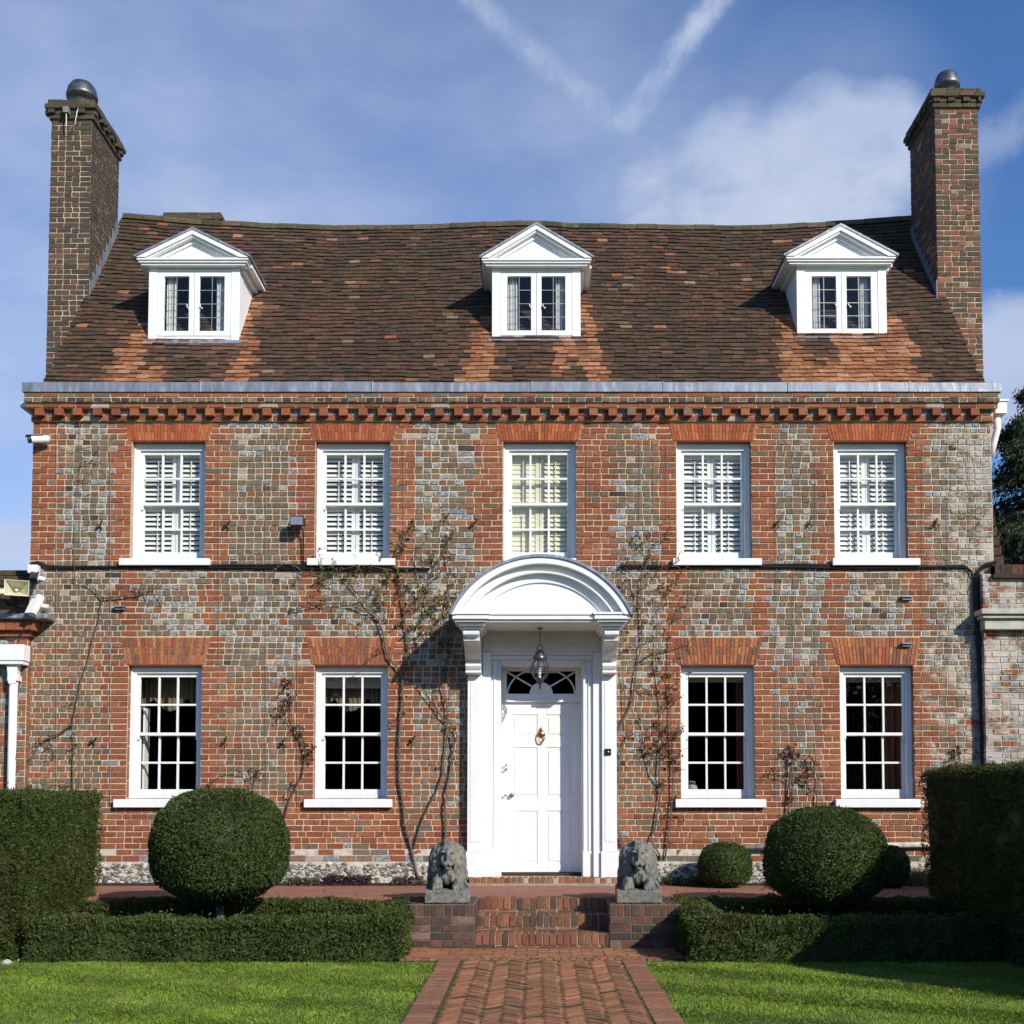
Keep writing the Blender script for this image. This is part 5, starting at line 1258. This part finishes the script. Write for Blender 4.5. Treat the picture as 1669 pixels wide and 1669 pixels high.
# border plants
def tuft(px0, px1, pyb, hpx, y, n, base, label, cat='plant', leafy=False):
    xa_, xb_ = wx(px0, pyb, y), wx(px1, pyb, y); h = hpx/125.
    x = RNG.uniform(xa_, xb_, n); yy = y+RNG.normal(0, .06, n); P = np.stack([x, np.minimum(yy, -.05), np.full(n, ZTER+.01)], 1)
    if leafy: P[:, 2] += RNG.uniform(0, h, n); Q = leaf_quads(P, np.tile([0, -.3, .6], (n, 1)), .04, .026, 1.)
    else:
        t = P+np.stack([RNG.normal(0, .06, n), RNG.normal(-.02, .05, n), h*RNG.uniform(.5, 1.1, n)], 1); w = np.stack([RNG.uniform(.003, .007, n), RNG.normal(0, .003, n), np.zeros(n)], 1); Q = np.stack([P-w, P+w, (P+t)/2+w, t], 1)
    tag(quads_obj('border_plant', Q, vcol(base, n, .4, .2), 'leaf'), label, cat)
tuft(528, 604, 1447, 14, -.2, 900, (.07, .035, .04), 'purple leaved low plants at wall foot beside the left topiary ball', 'plant', True)
tuft(470, 520, 1447, 10, -.2, 620, (.10, .08, .045), 'straggly brownish low plant at wall foot right of the left topiary ball', 'plant', True)
tuft(1120, 1148, 1447, 16, -.3, 420, (.05, .085, .02), 'green grassy tuft at wall foot left of the small topiary ball')
tuft(1480, 1515, 1447, 26, -.3, 420, (.22, .20, .10), 'pale dry grassy tuft at wall foot beside the tall right hedge')
tuft(640, 690, 1447, 12, -.2, 300, (.10, .075, .05), 'brownish low growth at wall foot behind the left lion', 'plant', True)
tuft(1078, 1112, 1447, 12, -.2, 220, (.06, .07, .025), 'mossy low growth at wall foot behind the right lion', 'plant', True)
x0_, z = -5.15, 0
for i, (xx, yy, r) in enumerate(((-5.05, -4.05, .05), (-5.0, -3.85, .04))):
    m = MB(); m.lathe([(.001, r*.8), (r*.6, r*.65), (r, r*.2), (r*.8, -.01)], xx, yy, 9, None); m.v = [(v[0]*1+U(-.006, .006), v[1]+U(-.006, .006), v[2]+U(-.005, .005)) for v in m.v]
    tag(m.build('stone', 'stone_band'), ('larger' if i == 0 else 'smaller')+' pale stone lying on bare soil at the left end of low hedge', 'stone')

# ------------------------------------------------------------------ lions
def lion_mesh():
    bm = bmesh.new()
    def el(c, r, rot=0):
        mt = Matrix.Translation(c) @ Matrix.Rotation(rot, 4, 'Z') @ Matrix.Diagonal((*r, 1)); bmesh.ops.create_icosphere(bm, subdivisions=3, radius=1, matrix=mt)
    rnd = random.Random(5)
    for s in (-1, 1):
        el((s*.14, .42, .16), (.11, .2, .16)); el((s*.145, .22, .06), (.06, .14, .06))
        el((s*.125, .0, .30), (.115, .15, .25)); el((s*.13, -.14, .085), (.07, .16, .085)); el((s*.125, -.285, .05), (.072, .075, .052))
        for q in (-1, 0, 1): el((s*.125+q*.042, -.345, .036), (.024, .032, .036))
        el((s*.052, -.235, .46), (.042, .035, .018)); el((s*.044, -.232, .425), (.015, .014, .010)); el((s*.058, -.20, .36), (.035, .05, .07)); el((s*.03, -.303, .318), (.033, .036, .032))
    el((0, .34, .19), (.18, .36, .17)); el((0, .04, .30), (.19, .17, .27)); el((0, -.02, .50), (.15, .12, .085))
    el((0, -.155, .385), (.082, .11, .14)); el((0, -.25, .40), (.030, .05, .10)); el((0, -.305, .345), (.030, .024, .020)); el((0, -.27, .266), (.036, .045, .030)); el((0, -.18, .485), (.075, .065, .045)); el((0, -.12, .17), (.085, .09, .12))
    # mane: long locks falling from the crown down both sides of the face to the paws
    for row, (z0, xo, yf, n) in enumerate(((.53, .055, -.13, 3), (.47, .115, -.13, 4), (.39, .145, -.135, 5), (.30, .15, -.15, 5), (.21, .14, -.16, 5), (.13, .12, -.17, 4))):
        for s in (-1, 1):
            for i in range(n):
                t = i/(n-1); lim = (.13, .165, .195, .215, .225, .225)[row]; xx = s*(xo*.68+(lim-xo*.68)*t); yy = yf+.20*t*t+rnd.uniform(-.012, .012); zz = z0-.05*t+rnd.uniform(-.02, .02)
                mt = Matrix.Translation((xx, yy, zz)) @ Matrix.Rotation(s*(-.15-.35*t+rnd.uniform(-.2, .2)), 4, 'Y') @ Matrix.Diagonal((.022+.006*rnd.random(), .034, .075, 1))
                bmesh.ops.create_icosphere(bm, subdivisions=3, radius=1, matrix=mt)
    for s in (-1, 0, 1): el((s*.03, -.13, .565-.01*abs(s)), (.018, .05, .035))
    for i in range(14):
        el((rnd.uniform(-.06, .06), -.19+rnd.uniform(-.01, .02), rnd.uniform(.13, .25)), (.018, .025, .05))
    me = bpy.data.meshes.new('lion_source'); bm.to_mesh(me); bm.free()
    o = bpy.data.objects.new('lion_source', me); COL.objects.link(o)
    md = o.modifiers.new('r', 'REMESH'); md.mode = 'VOXEL'; md.voxel_size = .0085
    sm = o.modifiers.new('s', 'SMOOTH'); sm.factor = .5; sm.iterations = 3
    dg = bpy.context.evaluated_depsgraph_get(); me2 = bpy.data.meshes.new_from_object(o.evaluated_get(dg)); bpy.data.objects.remove(o)
    co_ = np.empty(len(me2.vertices)*3); me2.vertices.foreach_get('co', co_); co_ = co_.reshape(-1, 3); nr = np.array([v.normal[:] for v in me2.vertices])
    for i, p in enumerate(co_):
        face = p[1] < -.17 and abs(p[0]) < .09 and .28 < p[2] < .5
        wv = noise.noise(Vector((p[0]*34, p[1]*26, p[2]*13)))*(.002 if face else .0075)+noise.noise(Vector(p)*60)*.002
        co_[i] += nr[i]*wv
    me2.vertices.foreach_set('co', co_.ravel()); me2.materials.clear(); me2.materials.append(M['stone']); me2.polygons.foreach_set('use_smooth', [True]*len(me2.polygons)); me2.update(); me2.name = 'lion_body'
    return me2
LM = lion_mesh()
for (p0, p1, rz, label) in ((687, 763, R(4), 'weathered grey stone lion lying on the pier left of the steps'), (1005, 1081, R(-3), 'weathered grey stone lion lying on the pier right of the steps')):
    y = -2.50; xc = wx((p0+p1)/2+1, 1460, y-.3); zb = ZTER+.012
    e = empty('lion_statue', (xc, y, zb), label, 'statue', 'stone lions beside the steps'); e.rotation_euler = (0, 0, rz)
    m = MB(); m.box(-.24, .24, -.375, .62, 0, .135); b = m.build('base', 'stone', e, bevel=.012)
    o = bpy.data.objects.new('lion', LM); link(o, e); o.location = (0, 0, .118); o.scale = (.87, .98, .90)

# ------------------------------------------------------------------ trees behind and at the right
def conifer(name, label, x, y, z0, h, r, nlimb, per, base, seed, droop=.5, leaf=.10, zfrom=.12):
    rnd = random.Random(seed); e = empty(name, (x, y, z0), label, 'tree', None)
    tr = MB(); tr.tube([(0, 0, 0), (.05, 0, h*.5), (0, 0, h*.98)], [r*.09, r*.06, .02], 10)
    P = []; Nn = []
    for i in range(nlimb):
        f = rnd.random()**.9; z = h*(zfrom+(1-zfrom)*f); L = r*(1.05-f)**.8*rnd.uniform(.65, 1.15); a = rnd.uniform(0, 2*math.pi)
        pts = []
        for k in range(6):
            t = k/5; pts.append(Vector((math.cos(a+.15*t)*L*t, math.sin(a+.15*t)*L*t, z+L*(.18*t-droop*t*t))))
        tr.tube(pts, [.05*(1-.85*k/5) for k in range(6)], 5)
        n = int(per*(.4+L/r)); t = RNG.random(n)**.6; idx = np.clip((t*5).astype(int), 0, 4); fr = (t*5-idx)[:, None]
        A = np.array([p[:] for p in pts]); q = A[idx]*(1-fr)+A[idx+1]*fr
        sp_ = .07+.16*(1-np.abs(2*t-1.1))[:, None]*L/r
        hang = RNG.random(n)**1.5*.55*(.4+L/r)
        q = q+RNG.normal(0, 1, (n, 3))*sp_*np.array([1, 1, .45])*1.3; q[:, 2] -= hang
        P.append(q); Nn.append(np.tile([math.cos(a)*.5, math.sin(a)*.5, -.8], (n, 1)))
    P = np.concatenate(P); Nn = np.concatenate(Nn); n = len(P); c = vcol(base, n, .45, .15); k = RNG.random(n) < .2; c[k] = vcol((.06, .075, .03), k.sum(), .3, .1)
    quads_obj('crown', leaf_quads(P, Nn, leaf, leaf*.28, .45), c, 'leaf', e); tr.build('trunk', 'bark', e)
    return e
EVG = (.030, .045, .022)
conifer('conifer_tree', 'dark drooping conifer rising behind the right side of the house', wx(1692, 700, 12), 12, 0, 11.5, 3.4, 210, 620, EVG, 3, .45, .13, .05)
conifer('conifer_tree', 'second darker conifer cut by the right picture edge behind house', wx(1775, 700, 17), 17, 0, 13.5, 4.2, 150, 420, EVG, 8, .4, .15, .05)
conifer('conifer_tree', 'lower bushy conifer behind the right wing coping', wx(1668, 800, 9), 9, 0, 7.2, 2.1, 140, 420, (.028, .04, .02), 12, .35, .11, .03)
# a lower hedge beyond the right picture edge shades the near lawn corner; an unseen tree belt added behind the viewer darkens the panes
hedge_box('garden_hedge', 'lower yew hedge beyond the right picture edge by the lawn', 'hedge', [(4.6, 7.0, -11.5, -8.3, 0, 1.0, .05)], 900, .09, .03, YEW, None, .15)
def added_tree_belt():
    n = 9000; x = RNG.uniform(-90, 90, n); tp = 11+3.5*np.sin(x*.21)+2*np.sin(x*.57+1); P = np.stack([x, -68+RNG.normal(0, 3, n), RNG.random(n)*tp], 1)
    tag(quads_obj('added_tree_belt', leaf_quads(P, RNG.normal(0, 1, (n, 3)), 3.2, 2.4, 1.0), vcol((.022, .032, .012), n, .4, .15), 'leaf'), 'unseen dark tree belt added behind the viewer for the pane reflections', 'added_tree_belt', None, 'stuff')
added_tree_belt()

# ------------------------------------------------------------------ light and sky
SUN = Vector((-.70, .85, -.635)).normalized()
el = math.asin(-SUN.z); az = math.atan2(-SUN.x, -SUN.y)
sl = bpy.data.lights.new('sun', 'SUN'); sl.energy = 5.0; sl.angle = R(.53); sl.color = (1, .935, .82)
so = bpy.data.objects.new('sun', sl); COL.objects.link(so); so.rotation_euler = SUN.to_track_quat('-Z', 'Y').to_euler(); so.location = (10, -15, 12)
w = bpy.data.worlds.new('World'); sc.world = w; w.use_nodes = True; nt = w.node_tree
bg = nt.nodes['Background']; SK = .10; bg.inputs[1].default_value = SK
sky = N(nt, 'ShaderNodeTexSky'); sky.sky_type = 'NISHITA'; sky.sun_disc = False; sky.sun_elevation = el; sky.sun_rotation = az; sky.air_density = 1.0; sky.dust_density = .6; sky.ozone_density = 2.0
tc = N(nt, 'ShaderNodeTexCoord').outputs['Generated']
def vdir(px, py):
    u = (px-PX)/F; v = (PY-py)/F
    return Vector((u, math.cos(TH)-v*math.sin(TH), math.sin(TH)+v*math.cos(TH))).normalized()
def dot(vec):
    n = N(nt, 'ShaderNodeVectorMath', operation='DOT_PRODUCT'); nt.links.new(tc, n.inputs[0]); n.inputs[1].default_value = vec; return n.outputs['Value']
def mp(scale, loc=(0, 0, 0)):
    m = N(nt, 'ShaderNodeMapping'); m.inputs['Scale'].default_value = scale; m.inputs['Location'].default_value = loc; nt.links.new(tc, m.inputs[0]); return m.outputs[0]
def blob(px, py, rad):
    d = dot(vdir(px, py)); mr = N(nt, 'ShaderNodeMapRange'); mr.interpolation_type = 'SMOOTHSTEP'; nt.links.new(d, mr.inputs[0])
    mr.inputs[1].default_value = math.cos(rad); mr.inputs[2].default_value = 1.0; return mr.outputs[0]
hz = noisen(nt, 3.2, 7, .55, mp((1, 1, 2.4)))
veil = None
for (p, q, rad, amp) in ((330, 330, .50, .75), (60, 640, .45, 1.0), (760, 330, .30, .75), (30, 100, .22, .35), (1280, 330, .16, .55)):
    t = mathn(nt, 'MULTIPLY', blob(p, q, rad), amp*.85); veil = t if veil is None else mathn(nt, 'MAXIMUM', veil, t)
bk_ = N(nt, 'ShaderNodeMapRange'); bk_.interpolation_type = 'SMOOTHSTEP'; nt.links.new(dot(Vector((.2, -1, .45)).normalized()), bk_.inputs[0]); bk_.inputs[1].default_value = -.05; bk_.inputs[2].default_value = .7; bk_.inputs[4].default_value = .08  # unseen white cloud veil added behind the viewer to neutralise the shade colour
veil = mathn(nt, 'MAXIMUM', veil, bk_.outputs[0])
veil = mathn(nt, 'MULTIPLY', veil, ramp(nt, hz, (.30, .35), (.65, 1.)), True)
cn = noisen(nt, 9, 8, .6, mp((1, 1, 1.5), (.3, 0, .1)))
cum = None
for (p, q, rad, amp) in ((1200, 320, .085, .52), (1330, 300, .09, .55), (1440, 235, .06, .5), (1660, 610, .075, .7), (1140, 330, .08, .4), (20, 915, .05, .5)):
    t = mathn(nt, 'MULTIPLY', blob(p, q, rad), amp); cum = t if cum is None else mathn(nt, 'MAXIMUM', cum, t)
cum = ramp(nt, mathn(nt, 'ADD', cum, mathn(nt, 'MULTIPLY', mathn(nt, 'SUBTRACT', cn, .5), 1.1)), (.20, 0.), (.54, .8))
cum = mathn(nt, 'MULTIPLY', cum, 1.0)
def trail(a, b, wd, amp, near, far):
    A, B = vdir(*a), vdir(*b); nrm = A.cross(B).normalized()
    wob = mathn(nt, 'MULTIPLY', mathn(nt, 'SUBTRACT', noisen(nt, 24, 6, .65, tc), .5), wd*1.7)
    dd = mathn(nt, 'ABSOLUTE', mathn(nt, 'ADD', dot(nrm), wob))
    mr = N(nt, 'ShaderNodeMapRange'); mr.interpolation_type = 'SMOOTHSTEP'; nt.links.new(dd, mr.inputs[0]); mr.inputs[1].default_value = wd; mr.inputs[2].default_value = wd*.1
    al = (B-A).normalized(); s0, s1 = A.dot(al), B.dot(al)
    m2 = N(nt, 'ShaderNodeMapRange'); m2.interpolation_type = 'SMOOTHSTEP'; nt.links.new(dot(al), m2.inputs[0]); m2.inputs[1].default_value = s1+.008; m2.inputs[2].default_value = s1-.008
    k = mathn(nt, 'MULTIPLY', mr.outputs[0], m2.outputs[0]); k = mathn(nt, 'MULTIPLY', k, ramp(nt, noisen(nt, 19, 7, .7, tc), (.38, near), (.60, far)))
    return mathn(nt, 'MULTIPLY', k, amp)
t1 = trail((770, 0), (1012, 204), .0125, .42, .12, 1.); t2 = trail((1172, 0), (1012, 204), .0135, .85, .3, 1.)
t3 = trail((1900, 40), (1560, 270), .02, .3, .2, 1.)
tot = veil
inv = mathn(nt, 'SUBTRACT', 1., veil)
for t in (cum, t1, t2, t3): inv = mathn(nt, 'MULTIPLY', inv, mathn(nt, 'SUBTRACT', 1., t))
tot = mathn(nt, 'SUBTRACT', 1., inv)
skc = mixc(nt, 1.0, sky.outputs[0], (.76, 1.13, 1.62), 'MULTIPLY')
cc_ = ramp(nt, noisen(nt, 6, 6, .6, mp((1, 1, 1.8), (.7, .2, 0))), (.35, (.44/SK/10, .54/SK/10, .78/SK/10)), (.65, (.64/SK/10, .71/SK/10, .86/SK/10)))
cc2 = mixc(nt, 1.0, cc_, (10., 10., 10.), 'MULTIPLY')
cl_ = mixc(nt, tot, skc, cc2)
nt.links.new(cl_, bg.inputs[0])
sc.view_settings.view_transform = 'Standard'; sc.view_settings.look = 'None'; sc.view_settings.exposure = 0; sc.view_settings.gamma = 1
